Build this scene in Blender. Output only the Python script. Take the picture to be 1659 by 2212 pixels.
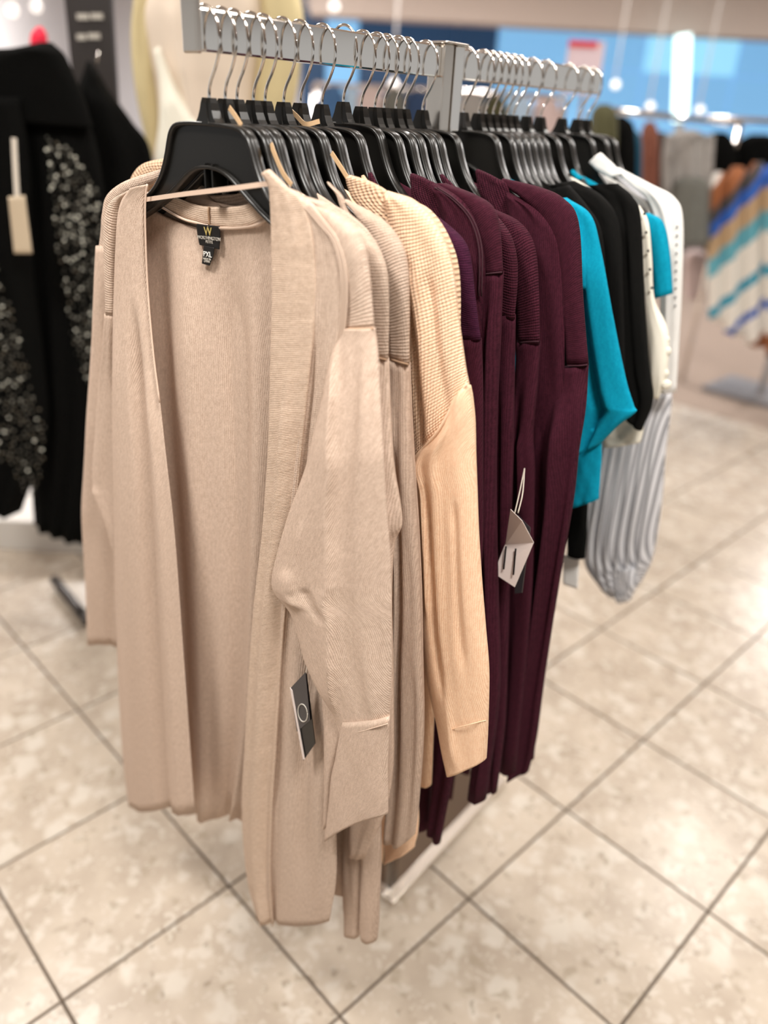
import bpy, bmesh, math, random
import numpy as np
from mathutils import Vector, Matrix
random.seed(7)
scene = bpy.context.scene
for o in list(bpy.data.objects): bpy.data.objects.remove(o)
COL = scene.collection

# ------------------------------------------------------------------ camera
FPX, PITCH, ROLL, H = 1692.0, 0.47313709, 0.05384841, 1.5
CX, CY = 829.5, 1106.0
_F = np.array([0, math.cos(PITCH), -math.sin(PITCH)])
_U0 = np.array([0, math.sin(PITCH), math.cos(PITCH)])
_R0 = np.array([1.0, 0, 0])
_R = math.cos(ROLL) * _R0 + math.sin(ROLL) * _U0
_U = -math.sin(ROLL) * _R0 + math.cos(ROLL) * _U0
_C = np.array([0, 0, H])
cd = bpy.data.cameras.new('camera'); cam = bpy.data.objects.new('camera', cd); COL.objects.link(cam)
cam.matrix_world = Matrix(((_R[0], _U[0], -_F[0], 0), (_R[1], _U[1], -_F[1], 0), (_R[2], _U[2], -_F[2], H), (0, 0, 0, 1)))
cd.sensor_fit = 'VERTICAL'; cd.sensor_height = 36.0; cd.sensor_width = 27.0
cd.lens = FPX / 2212.0 * 36.0
cd.clip_start = 0.02; cd.clip_end = 100
cd.dof.use_dof = True; cd.dof.focus_distance = 0.92; cd.dof.aperture_fstop = 1.75
scene.camera = cam

# ------------------------------------------------------------------ world, light, exposure
w = bpy.data.worlds.new('store_light'); scene.world = w; w.use_nodes = True
w.node_tree.nodes['Background'].inputs[0].default_value = (1.0, 0.985, 0.965, 1)
w.node_tree.nodes['Background'].inputs[1].default_value = 0.46
scene.view_settings.view_transform = 'Standard'
scene.view_settings.look = 'None'
scene.view_settings.gamma = 1.0
scene.view_settings.use_curve_mapping = False
scene.view_settings.exposure = 0.02
CEIL = 3.0
LAMPS = [  # recessed ceiling fittings: x, y, size, watts, colour
    (0.5, -0.3, 0.6, 58, (1.0, 0.965, 0.92)),  # unseen, added behind the camera to light the garments' vertical faces
    (-0.95, 0.1, 0.6, 52, (1.0, 0.965, 0.92)),
    (1.7, 1.2, 0.6, 26, (1.0, 0.965, 0.92)),
    (0.3, 2.6, 0.6, 24, (1.0, 0.965, 0.92)),
    (-1.6, 2.2, 0.6, 26, (1.0, 0.965, 0.93)),
    (2.2, 3.6, 0.6, 30, (1.0, 0.965, 0.92)),
    (-2.6, 7.2, 0.6, 230, (1.0, 0.97, 0.95)),  # unseen, added and strengthened to brighten the left white wall
    (0.8, 6.6, 0.6, 90, (1.0, 0.95, 0.92)),
    (4.2, 6.8, 0.6, 90, (1.0, 0.95, 0.92)),
]

# ------------------------------------------------------------------ frames and pixel rays
def ray(x, y): return _F + _R * (x - CX) / FPX - _U * (y - CY) / FPX
def lin(c): return tuple(((v / 255.0) / 12.92 if v / 255.0 <= 0.04045 else ((v / 255.0 + 0.055) / 1.055) ** 2.4) for v in c) + (1.0,)

class Frame:
    """depth axis n, sideways axis u, z up"""
    def __init__(s, n, u): s.n = np.array(n, float); s.u = np.array(u, float)
    def W(s, d, b, z): return s.n * d + s.u * b + np.array([0, 0, z])
    def px(s, x, y, d):
        r = ray(x, y); t = (d - _C @ s.n) / (r @ s.n); X = _C + t * r
        return (float(X @ s.u), float(X[2]))
YR = math.radians(38.0)
RK = Frame((math.sin(YR), math.cos(YR), 0), (math.cos(YR), -math.sin(YR), 0))     # the clothes rack
ST = Frame((0, 1, 0), (1, 0, 0))                                                   # the store
def floor_at(x, y, z=0.0):
    r = ray(x, y); t = (z - H) / r[2]; return _C + t * r

# ------------------------------------------------------------------ materials
def newmat(name):
    m = bpy.data.materials.new(name); m.use_nodes = True
    return m, m.node_tree, m.node_tree.nodes['Principled BSDF']
def nd(nt, t, **kw):
    n = nt.nodes.new(t)
    for k, v in kw.items(): setattr(n, k, v)
    return n
def math_node(nt, op, a, b=None):
    n = nd(nt, 'ShaderNodeMath', operation=op)
    for i, v in enumerate((a, b)):
        if v is None: continue
        if isinstance(v, (int, float)): n.inputs[i].default_value = v
        else: nt.links.new(v, n.inputs[i])
    return n.outputs[0]
def plain(name, col, rough=0.5, metal=0.0, emit=0.0, spec=0.5, noise=0.0, nscale=20.0):
    m, nt, b = newmat(name)
    b.inputs['Base Color'].default_value = lin(col); b.inputs['Roughness'].default_value = rough
    b.inputs['Metallic'].default_value = metal; b.inputs['Specular IOR Level'].default_value = spec
    if emit:
        b.inputs['Emission Color'].default_value = lin(col); b.inputs['Emission Strength'].default_value = emit
    if noise:
        tc = nd(nt, 'ShaderNodeTexCoord'); n = nd(nt, 'ShaderNodeTexNoise'); n.inputs['Scale'].default_value = nscale
        n.inputs['Detail'].default_value = 4
        nt.links.new(tc.outputs['Object'], n.inputs['Vector'])
        mx = nd(nt, 'ShaderNodeMix', data_type='RGBA'); c = lin(col)
        mx.inputs[6].default_value = tuple(v * (1 - noise) for v in c[:3]) + (1,)
        mx.inputs[7].default_value = tuple(min(1, v * (1 + noise)) for v in c[:3]) + (1,)
        nt.links.new(n.outputs[0], mx.inputs[0]); nt.links.new(mx.outputs[2], b.inputs['Base Color'])
    return m
def knit(name, col, col2, rib=0.0024, bump=0.35, heather=900.0, sheen=0.25, mixw=1.0, depth=0.0006, waffle=False, wrinkle=0.35):
    """knitted cloth: fine wales along v, small stitches, heathered yarn"""
    m, nt, b = newmat(name)
    b.inputs['Roughness'].default_value = 0.92; b.inputs['Specular IOR Level'].default_value = 0.15
    b.inputs['Sheen Weight'].default_value = sheen; b.inputs['Sheen Roughness'].default_value = 0.5
    b.inputs['Sheen Tint'].default_value = lin(col)
    uv = nd(nt, 'ShaderNodeUVMap'); sp = nd(nt, 'ShaderNodeSeparateXYZ'); nt.links.new(uv.outputs[0], sp.inputs[0])
    nz = nd(nt, 'ShaderNodeTexNoise'); nz.inputs['Scale'].default_value = 60; nt.links.new(uv.outputs[0], nz.inputs['Vector'])
    wob = math_node(nt, 'MULTIPLY', nz.outputs[0], 0.0022)
    u2 = math_node(nt, 'ADD', sp.outputs[0], wob); v2 = math_node(nt, 'ADD', sp.outputs[1], wob)
    su = math_node(nt, 'SINE', math_node(nt, 'MULTIPLY', u2, 2 * math.pi / rib))
    sv = math_node(nt, 'SINE', math_node(nt, 'MULTIPLY', v2, 2 * math.pi / (rib * (1.0 if waffle else 0.7))))
    hgt = math_node(nt, 'ADD', math_node(nt, 'MULTIPLY', su, 0.6), math_node(nt, 'MULTIPLY', sv, 0.6 if waffle else 0.25))
    n2 = nd(nt, 'ShaderNodeTexNoise'); n2.inputs['Scale'].default_value = heather; n2.inputs['Detail'].default_value = 3
    mp = nd(nt, 'ShaderNodeMapping'); mp.inputs['Scale'].default_value = (1, 0.45, 1)
    nt.links.new(uv.outputs[0], mp.inputs[0]); nt.links.new(mp.outputs[0], n2.inputs['Vector'])
    n3 = nd(nt, 'ShaderNodeTexNoise'); n3.inputs['Scale'].default_value = 22; nt.links.new(uv.outputs[0], n3.inputs['Vector'])
    n5 = nd(nt, 'ShaderNodeTexNoise'); n5.inputs['Scale'].default_value = heather * 0.3; n5.inputs['Detail'].default_value = 2
    nt.links.new(mp.outputs[0], n5.inputs['Vector'])
    hgt2 = math_node(nt, 'ADD', hgt, math_node(nt, 'MULTIPLY', n2.outputs[0], 1.2))
    fac = math_node(nt, 'ADD', math_node(nt, 'ADD', math_node(nt, 'MULTIPLY', n2.outputs[0], 0.55), math_node(nt, 'MULTIPLY', n5.outputs[0], 0.45)), math_node(nt, 'MULTIPLY', su, 0.10))
    rp = nd(nt, 'ShaderNodeMapRange'); rp.inputs[1].default_value = 0.33; rp.inputs[2].default_value = 0.68
    nt.links.new(fac, rp.inputs[0])
    mx = nd(nt, 'ShaderNodeMix', data_type='RGBA'); mx.inputs[6].default_value = lin(col2); mx.inputs[7].default_value = lin(col)
    nt.links.new(rp.outputs[0], mx.inputs[0])
    nt.links.new(mx.outputs[2], b.inputs['Base Color'])
    bp = nd(nt, 'ShaderNodeBump'); bp.inputs['Strength'].default_value = bump; bp.inputs['Distance'].default_value = depth
    nt.links.new(hgt2, bp.inputs['Height'])
    n4 = nd(nt, 'ShaderNodeTexNoise'); n4.inputs['Scale'].default_value = 1.0; n4.inputs['Detail'].default_value = 3
    m4 = nd(nt, 'ShaderNodeMapping'); m4.inputs['Scale'].default_value = (34, 11, 1); m4.inputs['Rotation'].default_value = (0, 0, 0.35)
    nt.links.new(uv.outputs[0], m4.inputs[0]); nt.links.new(m4.outputs[0], n4.inputs['Vector'])
    b4 = nd(nt, 'ShaderNodeBump'); b4.inputs['Strength'].default_value = wrinkle; b4.inputs['Distance'].default_value = 0.006
    nt.links.new(n4.outputs[0], b4.inputs['Height']); nt.links.new(b4.outputs[0], bp.inputs['Normal'])
    nt.links.new(bp.outputs[0], b.inputs['Normal'])
    return m
def striped(name, cols, period, rough=0.8, angle=0.0, wob=0.0, world=None):
    """woven stripes along u"""
    m, nt, b = newmat(name); b.inputs['Roughness'].default_value = rough
    uv = nd(nt, 'ShaderNodeUVMap'); mp = nd(nt, 'ShaderNodeMapping'); mp.inputs['Rotation'].default_value = (0, 0, angle)
    nt.links.new(uv.outputs[0], mp.inputs[0]); sp = nd(nt, 'ShaderNodeSeparateXYZ'); nt.links.new(mp.outputs[0], sp.inputs[0])
    x = sp.outputs[0]
    if wob:
        nz = nd(nt, 'ShaderNodeTexNoise'); nz.inputs['Scale'].default_value = 4; nt.links.new(uv.outputs[0], nz.inputs['Vector'])
        x = math_node(nt, 'ADD', x, math_node(nt, 'MULTIPLY', nz.outputs[0], wob))
    if world:
        ge = nd(nt, 'ShaderNodeNewGeometry'); dt = nd(nt, 'ShaderNodeVectorMath', operation='DOT_PRODUCT'); dt.inputs[1].default_value = world
        nt.links.new(ge.outputs['Position'], dt.inputs[0]); x = math_node(nt, 'ADD', dt.outputs['Value'], 20.0)
    fr = math_node(nt, 'FRACT', math_node(nt, 'DIVIDE', x, period))
    cr = nd(nt, 'ShaderNodeValToRGB'); cr.color_ramp.interpolation = 'CONSTANT'
    e = cr.color_ramp.elements
    while len(e) < len(cols): e.new(0.5)
    for i, (p, c) in enumerate(cols): e[i].position = p; e[i].color = lin(c)
    nt.links.new(fr, cr.inputs[0]); nt.links.new(cr.outputs[0], b.inputs['Base Color'])
    return m
M = {}
M['beige'] = knit('beige_heather_knit', (219, 196, 178), (184, 160, 142))
M['beige_rib'] = knit('beige_rib_knit', (221, 199, 181), (184, 160, 142), rib=0.0032, bump=0.5, depth=0.001)
M['beige_fine'] = knit('beige_fine_rib_knit', (222, 199, 179), (188, 163, 142), rib=0.0021, bump=0.4, depth=0.0007)
M['taupe'] = knit('taupe_heather_knit', (206, 183, 165), (178, 155, 138))
M['taupe_rib'] = knit('taupe_rib_knit', (210, 188, 170), (174, 152, 135), rib=0.0032, bump=0.65, depth=0.001)
M['peach'] = knit('peach_knit', (245, 212, 180), (229, 186, 152), bump=0.3)
M['peach_waffle'] = knit('peach_waffle_knit', (246, 214, 184), (230, 190, 156), rib=0.0036, bump=0.6, depth=0.0011, waffle=True)
M['peach_rib'] = knit('peach_rib_knit', (246, 214, 184), (228, 186, 150), rib=0.0058, bump=0.9, depth=0.0022)
M['maroon'] = knit('maroon_knit', (68, 25, 39), (47, 14, 26), bump=0.25, sheen=0.12)
M['maroon_rib'] = knit('maroon_rib_knit', (74, 29, 43), (44, 13, 25), rib=0.0032, bump=0.6, depth=0.001, sheen=0.12)
M['purple'] = knit('purple_knit', (68, 26, 50), (46, 14, 34), bump=0.4, sheen=0.12)
M['teal'] = knit('teal_jersey', (8, 156, 186), (0, 132, 164), rib=0.0012, bump=0.12, sheen=0.05)
M['black'] = knit('black_knit', (16, 15, 13), (8, 8, 7), bump=0.4, sheen=0.02)
M['black_cloth'] = plain('black_cloth', (7, 7, 6), 0.95, spec=0.1, noise=0.3)
M['cream'] = plain('cream_cloth', (240, 234, 218), 0.8, noise=0.05, nscale=40)
M['white'] = plain('white_cloth', (238, 236, 232), 0.8, noise=0.04, nscale=30)
M['grey_stripe'] = striped('grey_and_white_stripe', [(0, (226, 226, 230)), (0.55, (120, 120, 126)), (0.8, (205, 205, 210)), (0.9, (140, 140, 146))], 0.0095)
M['hanger'] = plain('black_hanger_plastic', (22, 21, 19), 0.3, spec=0.5)
M['chrome'] = plain('chrome', (244, 240, 235), 0.10, 1.0)
M['brushed'] = plain('brushed_steel', (236, 229, 220), 0.25, 1.0)
M['mirror'] = plain('polished_base_steel', (170, 164, 156), 0.06, 1.0)
M['label'] = plain('black_satin_label', (20, 19, 18), 0.55, noise=0.2, nscale=300)
M['gold'] = plain('gold_print', (196, 176, 108), 0.5)
M['greyprint'] = plain('grey_print', (190, 184, 174), 0.6)
M['whiteprint'] = plain('white_print', (240, 238, 232), 0.6)
M['strap'] = plain('satin_strap', (222, 196, 176), 0.4)
M['strap_tan'] = plain('tan_loop_ribbon', (206, 172, 132), 0.45)
M['thread'] = plain('beige_seam_thread', (188, 156, 128), 0.9)
M['thread_dark'] = plain('maroon_seam_thread', (56, 20, 32), 0.9)
M['tag_white'] = plain('white_card', (226, 212, 206), 0.6)
M['tag_black'] = plain('black_card', (10, 9, 9), 0.3)
M['tag_silver'] = plain('clear_plastic_sleeve', (58, 55, 58), 0.15)
M['cord'] = plain('pale_cord', (214, 204, 190), 0.8)

# ------------------------------------------------------------------ object helpers
def link(o, parent=None, label=None, cat=None, group=None, kind=None):
    if o.name not in COL.objects: COL.objects.link(o)
    if parent is not None: o.parent = parent
    if label: o['label'] = label
    if cat: o['category'] = cat
    if group: o['group'] = group
    if kind: o['kind'] = kind
    return o
def empty(name, loc, label, cat, group=None):
    o = bpy.data.objects.new(name, None); o.empty_display_size = 0.05
    link(o, None, label, cat, group); o.location = loc
    return o
def woff(o):
    v = Vector((0, 0, 0))
    while o is not None: v += o.location; o = o.parent
    return v
def mesh_obj(name, verts, faces, mat, parent=None, smooth=True, uvs=None, **kw):
    me = bpy.data.meshes.new(name)
    off = Vector((0, 0, 0))
    if parent is not None: off = woff(parent)
    me.from_pydata([tuple(Vector(v) - off) for v in verts], [], faces)
    if uvs is not None:
        l = me.uv_layers.new(name='UVMap')
        for p in me.polygons:
            for li, vi in zip(p.loop_indices, p.vertices): l.data[li].uv = uvs[vi]
    if smooth: me.shade_smooth()
    me.materials.append(mat)
    o = bpy.data.objects.new(name, me)
    link(o, parent, **kw)
    return o
def bm_obj(name, bm, mat, parent=None, smooth=False, **kw):
    me = bpy.data.meshes.new(name)
    if parent is not None: bmesh.ops.translate(bm, verts=bm.verts, vec=-woff(parent))
    bmesh.ops.recalc_face_normals(bm, faces=bm.faces)
    bm.to_mesh(me); bm.free(); me.materials.append(mat)
    if smooth: me.shade_smooth()
    o = bpy.data.objects.new(name, me); link(o, parent, **kw); return o
def add_box(bm, c, sx, sy, sz, X=(1, 0, 0), Y=(0, 1, 0), Z=(0, 0, 1)):
    X, Y, Z, c = map(Vector, (X, Y, Z, c)); vs = []
    for i in (-1, 1):
        for j in (-1, 1):
            for k in (-1, 1): vs.append(bm.verts.new(c + X * (i * sx / 2) + Y * (j * sy / 2) + Z * (k * sz / 2)))
    for f in ((0, 1, 3, 2), (4, 6, 7, 5), (0, 4, 5, 1), (2, 3, 7, 6), (0, 2, 6, 4), (1, 5, 7, 3)): bm.faces.new([vs[i] for i in f])
def box_obj(name, c, sx, sy, sz, mat, parent=None, bev=0.0, X=(1, 0, 0), Y=(0, 1, 0), Z=(0, 0, 1), **kw):
    bm = bmesh.new(); add_box(bm, c, sx, sy, sz, X, Y, Z)
    if bev: bmesh.ops.bevel(bm, geom=bm.edges[:], offset=bev, segments=2, affect='EDGES', profile=0.5)
    return bm_obj(name, bm, mat, parent, **kw)
def cr(pts, t):
    """Catmull-Rom through a list of tuples, t in 0..len-1"""
    n = len(pts); i = min(int(t), n - 2); f = t - i
    p1, p2 = np.array(pts[i], float), np.array(pts[i + 1], float)
    p0 = np.array(pts[i - 1], float) if i > 0 else 2 * p1 - p2
    p3 = np.array(pts[i + 2], float) if i + 2 < n else 2 * p2 - p1
    return 0.5 * ((2 * p1) + (-p0 + p2) * f + (2 * p0 - 5 * p1 + 4 * p2 - p3) * f * f + (-p0 + 3 * p1 - 3 * p2 + p3) * f ** 3)
def tube_mesh(pts, r, k=8, closed=False, sub=6):
    ts = np.linspace(0, len(pts) - 1, (len(pts) - 1) * sub + 1) if sub else range(len(pts))
    P = [Vector(cr(pts, t)) for t in ts]; V, Fc = [], []
    up = None
    for i, p in enumerate(P):
        d = (P[min(i + 1, len(P) - 1)] - P[max(i - 1, 0)]).normalized()
        if up is None: up = d.orthogonal().normalized()
        up = (up - d * up.dot(d)).normalized(); s = d.cross(up)
        rr = r[min(i, len(r) - 1)] if isinstance(r, (list, tuple)) else r
        for j in range(k):
            a = 2 * math.pi * j / k; V.append(p + (up * math.cos(a) + s * math.sin(a)) * rr)
    for i in range(len(P) - 1):
        for j in range(k): Fc.append((i * k + j, i * k + (j + 1) % k, (i + 1) * k + (j + 1) % k, (i + 1) * k + j))
    Fc.append(tuple(range(k))[::-1]); Fc.append(tuple((len(P) - 1) * k + j for j in range(k)))
    return V, Fc
def tube_obj(name, pts, r, mat, parent=None, k=8, sub=6, **kw):
    V, Fc = tube_mesh(pts, r, k, sub=sub); return mesh_obj(name, V, Fc, mat, parent, **kw)

def _env(t, t0, t1):
    e = 0.12 * max(1e-3, t1 - t0) + 0.02
    a = min(1, max(0, (t - t0) / e)); b = min(1, max(0, (t1 - t) / e))
    a = a * a * (3 - 2 * a); b = b * b * (3 - 2 * b); return a * b
def pillow(name, L, R, d, th, mat, parent, fr=RK, nu=22, nv=None, folds=(), power=3.0, wob=0.0018, seed=0, rot=False,
           wave=None, metric=False, bulge=0.0, sag=(0, 0), blend=0.0, **kw):
    """closed flattened cloth volume between two paired edges; an edge point is a pixel (x, y[, depth offset])
    on the vertical plane at depth d, or with metric=True a (sideways, z[, depth offset])"""
    rnd = random.Random(seed * 13 + len(name)); ph = [rnd.uniform(0, 6.28) for _ in range(8)]
    Lp = [tuple(p) + (0.0,) * (3 - len(p)) for p in L]; Rp = [tuple(p) + (0.0,) * (3 - len(p)) for p in R]
    n = len(Lp); assert n == len(Rp), name
    if nv is None: nv = max(12, (n - 1) * 7)
    V, UV, rows = [], [], []
    vlen = 0.0; prev = None
    for i in range(nv + 1):
        t = i / nv; a, b = cr(Lp, t * (n - 1)), cr(Rp, t * (n - 1))
        sm = min(1.0, t / 0.28); sm = sm * sm * (3 - 2 * sm); a[2] += blend * (1 - sm); b[2] += blend * (1 - sm)
        tht = th * (1 if not blend else 0.8 + 0.2 * sm)
        if name == 'shoulder_yoke': q_ = max(0.0, (t - 0.6) / 0.4); tht *= 1 - 0.45 * q_ * q_ * (3 - 2 * q_)
        if metric: l, r = (a[0], a[1]), (b[0], b[1])
        else: l, r = fr.px(a[0], a[1], d + a[2]), fr.px(b[0], b[1], d + b[2])
        l3, r3 = np.array([d + a[2], l[0], l[1]]), np.array([d + b[2], r[0], r[1]])
        mid = (l3 + r3) / 2
        if prev is not None: vlen += np.linalg.norm(mid - prev)
        prev = mid; wd = np.linalg.norm(r3 - l3)
        row = []
        def off(s):
            f = 0.0
            for (s0, s1, wdt, amp, t0, t1, kind) in folds:
                sc_ = float(np.interp(t, [q[0] for q in s0], [q[1] for q in s0])) if isinstance(s0, list) else s0 + (s1 - s0) * t
                ds = s - sc_; e = _env(t, t0, t1)
                if e <= 0: continue
                if kind == 'g': f += amp * e * math.exp(-(ds / wdt) ** 2)
                elif kind == 'k': f += amp * e * math.exp(-abs(ds) / wdt)
                elif kind == 'c': f += amp * e * (math.exp(ds / 0.28) if ds < 0 else math.exp(-(ds / wdt)))
                elif kind == 's': f += amp * e * math.tanh(ds / wdt)
            sc = min(1.0, wd / 0.06)
            f += wob * sc * (math.sin(s * 9 + ph[0] + 3 * t) * math.sin(t * 7 + ph[1]) + 0.6 * math.sin(s * 17 + ph[2] - 4 * t) * math.sin(t * 13 + ph[3]))
            if wave: f += wave[1] * min(1.0, t * 1.6) * math.sin(s * wave[0] * 2 * math.pi + ph[4] + wave[2] * t)
            return f
        for k in range(2 * nu):
            if k <= nu: s, sg = k / nu, -1
            else: s, sg = (2 * nu - k) / nu, 1
            s = 0.5 - 0.5 * math.cos(math.pi * s)
            prof = max(0.0, 1 - abs(2 * s - 1) ** power) ** 0.5
            p = l3 + (r3 - l3) * s
            if sag[0] or sag[1]: p = p - np.array([0, 0, (1 - (2 * s - 1) ** 2) * (sag[0] * (1 - t) ** 6 + sag[1] * t ** 8)])
            dd = p[0] - off(s) + sg * prof * min(tht, wd * 0.45) - bulge * (1 - (2 * s - 1) ** 2)
            row.append(len(V)); V.append(fr.W(dd, p[1], p[2]))
            UV.append(((vlen, s * wd) if rot else (s * wd + (0 if sg < 0 else 0.5), vlen)))
        rows.append(row)
    Fc = []; K = 2 * nu
    for i in range(nv):
        for k in range(K): Fc.append((rows[i][k], rows[i + 1][k], rows[i + 1][(k + 1) % K], rows[i][(k + 1) % K]))
    for rw, rev in ((rows[0], False), (rows[-1], True)):
        for k in range(nu):
            q = [rw[k], rw[k + 1], rw[(K - k - 1) % K], rw[(K - k) % K]]
            q = list(dict.fromkeys(q))
            if len(q) > 2: Fc.append(tuple(q[::-1]) if rev else tuple(q))
    return mesh_obj(name, V, Fc, mat, parent, uvs=UV, **kw)
def ribbon(name, pts, wd, th, mat, parent, fr=RK, metric=False, d=0.0, vertical=True, **kw):
    """flat strip through points (pixel x, y, depth) or (depth, side, z)"""
    P = []
    for p in pts:
        if metric: P.append(fr.W(*p))
        else:
            b, z = fr.px(p[0], p[1], p[2]); P.append(fr.W(p[2], b, z))
    ts = np.linspace(0, len(P) - 1, (len(P) - 1) * 6 + 1); Q = [Vector(cr(P, t)) for t in ts]
    V, Fc = [], []; N = Vector(fr.n)
    for i, q in enumerate(Q):
        dr = (Q[min(i + 1, len(Q) - 1)] - Q[max(i - 1, 0)]).normalized(); s = dr.cross(N).normalized()
        for (x, y) in ((-1, -1), (1, -1), (1, 1), (-1, 1)): V.append(q + s * (x * wd / 2) + N * (y * th / 2))
    for i in range(len(Q) - 1):
        for j in range(4): Fc.append((i * 4 + j, i * 4 + (j + 1) % 4, i * 4 + 4 + (j + 1) % 4, i * 4 + 4 + j))
    Fc.append((3, 2, 1, 0)); e = (len(Q) - 1) * 4; Fc.append((e, e + 1, e + 2, e + 3))
    return mesh_obj(name, V, Fc, mat, parent, smooth=False, **kw)
def seam(name, pts, mat, parent, r=0.0011, fr=RK):
    P = []
    for p in pts:
        b, z = fr.px(p[0], p[1], p[2]); P.append(fr.W(p[2], b, z))
    return tube_obj(name, P, r, mat, parent, k=6)
def text_obj(name, txt, size, mat, parent, origin, X, Y, depth=0.0003):
    cu = bpy.data.curves.new(name, 'FONT'); cu.body = txt; cu.size = size; cu.extrude = depth; cu.align_x = 'CENTER'; cu.align_y = 'CENTER'
    t = bpy.data.objects.new(name + '_src', cu); COL.objects.link(t)
    bpy.context.view_layer.update()
    me = bpy.data.meshes.new_from_object(t.evaluated_get(bpy.context.evaluated_depsgraph_get()))
    bpy.data.objects.remove(t)
    X, Y = Vector(X).normalized(), Vector(Y).normalized(); Z = X.cross(Y)
    off = woff(parent)
    me.transform(Matrix(((X.x, Y.x, Z.x, origin[0] - off.x), (X.y, Y.y, Z.y, origin[1] - off.y), (X.z, Y.z, Z.z, origin[2] - off.z), (0, 0, 0, 1))))
    me.materials.clear(); me.materials.append(mat)
    o = bpy.data.objects.new(name, me); link(o, parent); return o

# ------------------------------------------------------------------ the store: floor, ceiling, walls
TS, TYAW = 0.36536, 0.78433571
TA = np.array([math.sin(TYAW), math.cos(TYAW), 0]); TB = np.array([math.cos(TYAW), -math.sin(TYAW), 0])
TO = np.array([0.22631, 1.12662, 0])
def terrazzo():
    m, nt, b = newmat('beige_terrazzo'); b.inputs['Roughness'].default_value = 0.27; b.inputs['Specular IOR Level'].default_value = 0.45
    tc = nd(nt, 'ShaderNodeTexCoord'); oi = nd(nt, 'ShaderNodeObjectInfo')
    vm = nd(nt, 'ShaderNodeVectorMath', operation='MULTIPLY_ADD')
    vm.inputs[1].default_value = (1, 1, 1)
    cx = nd(nt, 'ShaderNodeCombineXYZ')
    for i, k in enumerate((37.0, 91.0, 53.0)): nt.links.new(math_node(nt, 'MULTIPLY', oi.outputs['Random'], k), cx.inputs[i])
    nt.links.new(tc.outputs['Object'], vm.inputs[0]); nt.links.new(cx.outputs[0], vm.inputs[2])
    nz = nd(nt, 'ShaderNodeTexNoise'); nz.inputs['Scale'].default_value = 26; nz.inputs['Detail'].default_value = 4
    nt.links.new(vm.outputs[0], nz.inputs['Vector'])
    w2 = nd(nt, 'ShaderNodeVectorMath', operation='MULTIPLY_ADD'); w2.inputs[1].default_value = (0.075, 0.075, 0.075)
    nt.links.new(nz.outputs['Color'], w2.inputs[0]); nt.links.new(vm.outputs[0], w2.inputs[2])
    base = nd(nt, 'ShaderNodeTexNoise'); base.inputs['Scale'].default_value = 9; base.inputs['Detail'].default_value = 5
    nt.links.new(vm.outputs[0], base.inputs['Vector'])
    r0 = nd(nt, 'ShaderNodeValToRGB'); e = r0.color_ramp.elements
    e[0].position = 0.3; e[0].color = lin((169, 155, 139)); e[1].position = 0.68; e[1].color = lin((193, 180, 164))
    nt.links.new(base.outputs[0], r0.inputs[0]); col = r0.outputs[0]
    for sc, thr, c, keep in ((13, 0.30, (207, 199, 187), 0.52), (28, 0.34, (204, 195, 183), 0.55), (30, 0.28, (160, 147, 128), 0.70), (70, 0.3, (202, 192, 180), 0.6), (48, 0.22, (140, 127, 109), 0.88)):
        vo = nd(nt, 'ShaderNodeTexVoronoi'); vo.inputs['Scale'].default_value = sc; nt.links.new(w2.outputs[0], vo.inputs['Vector'])
        sp = nd(nt, 'ShaderNodeSeparateXYZ'); nt.links.new(vo.outputs['Color'], sp.inputs[0])
        mr = nd(nt, 'ShaderNodeMapRange'); mr.inputs[1].default_value = thr + 0.16; mr.inputs[2].default_value = thr - 0.06
        nt.links.new(vo.outputs['Distance'], mr.inputs[0])
        f = math_node(nt, 'MULTIPLY', mr.outputs[0], math_node(nt, 'GREATER_THAN', sp.outputs[0], keep))
        mx = nd(nt, 'ShaderNodeMix', data_type='RGBA'); mx.inputs[7].default_value = lin(c)
        nt.links.new(math_node(nt, 'MULTIPLY', f, 0.7), mx.inputs[0]); nt.links.new(col, mx.inputs[6]); col = mx.outputs[2]
    nt.links.new(col, b.inputs['Base Color'])
    return m
M['terrazzo'] = terrazzo()
M['grout'] = plain('dark_grout', (92, 80, 68), 0.9, noise=0.2, nscale=30)
M['carpet'] = plain('taupe_carpet', (150, 134, 122), 0.95, noise=0.12, nscale=60)
M['ceiling'] = plain('greige_ceiling_paint', (198, 184, 174), 0.9, noise=0.02, nscale=3)
M['wall_white'] = plain('white_wall_paint', (232, 230, 232), 0.85, noise=0.02, nscale=3)
M['wall_blue'] = plain('blue_wall_paint', (120, 170, 215), 0.7, noise=0.06, nscale=1.5)
floor = box_obj('floor', (2.0, 4.0, -0.0135), 30, 30, 0.02, M['grout'], kind='structure')
bm = bmesh.new(); add_box(bm, (0, 0, -0.006), TS - 0.0055, TS - 0.0055, 0.012, TA, TB, (0, 0, 1))
bmesh.ops.recalc_face_normals(bm, faces=bm.faces)
bmesh.ops.bevel(bm, geom=[e for e in bm.edges if all(v.co.z > -0.001 for v in e.verts)], offset=0.0012, segments=1, affect='EDGES')
tile_me = bpy.data.meshes.new('tile'); bm.to_mesh(tile_me); bm.free(); tile_me.materials.append(M['terrazzo'])
AT_END = 4.48
cells = []
for i in range(-16, 10):
    for j in range(-18, 14):
        c = TO + TA * TS * (i + 0.5) + TB * TS * (j + 0.5)
        if c @ TA + TS * 0.4 > AT_END + 0.2: continue
        X = c - _C; dp = X @ _F; vis = False
        if dp > 0.2:
            x = CX + FPX * (X @ _R) / dp; y = CY - FPX * (X @ _U) / dp; m_ = 0.3 * FPX / dp
            vis = -m_ < x < 1659 + m_ and -m_ < y < 2212 + m_
        cells.append((not vis, np.linalg.norm(X), tuple(c)))
cells.sort()
fbm = bmesh.new()
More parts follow.
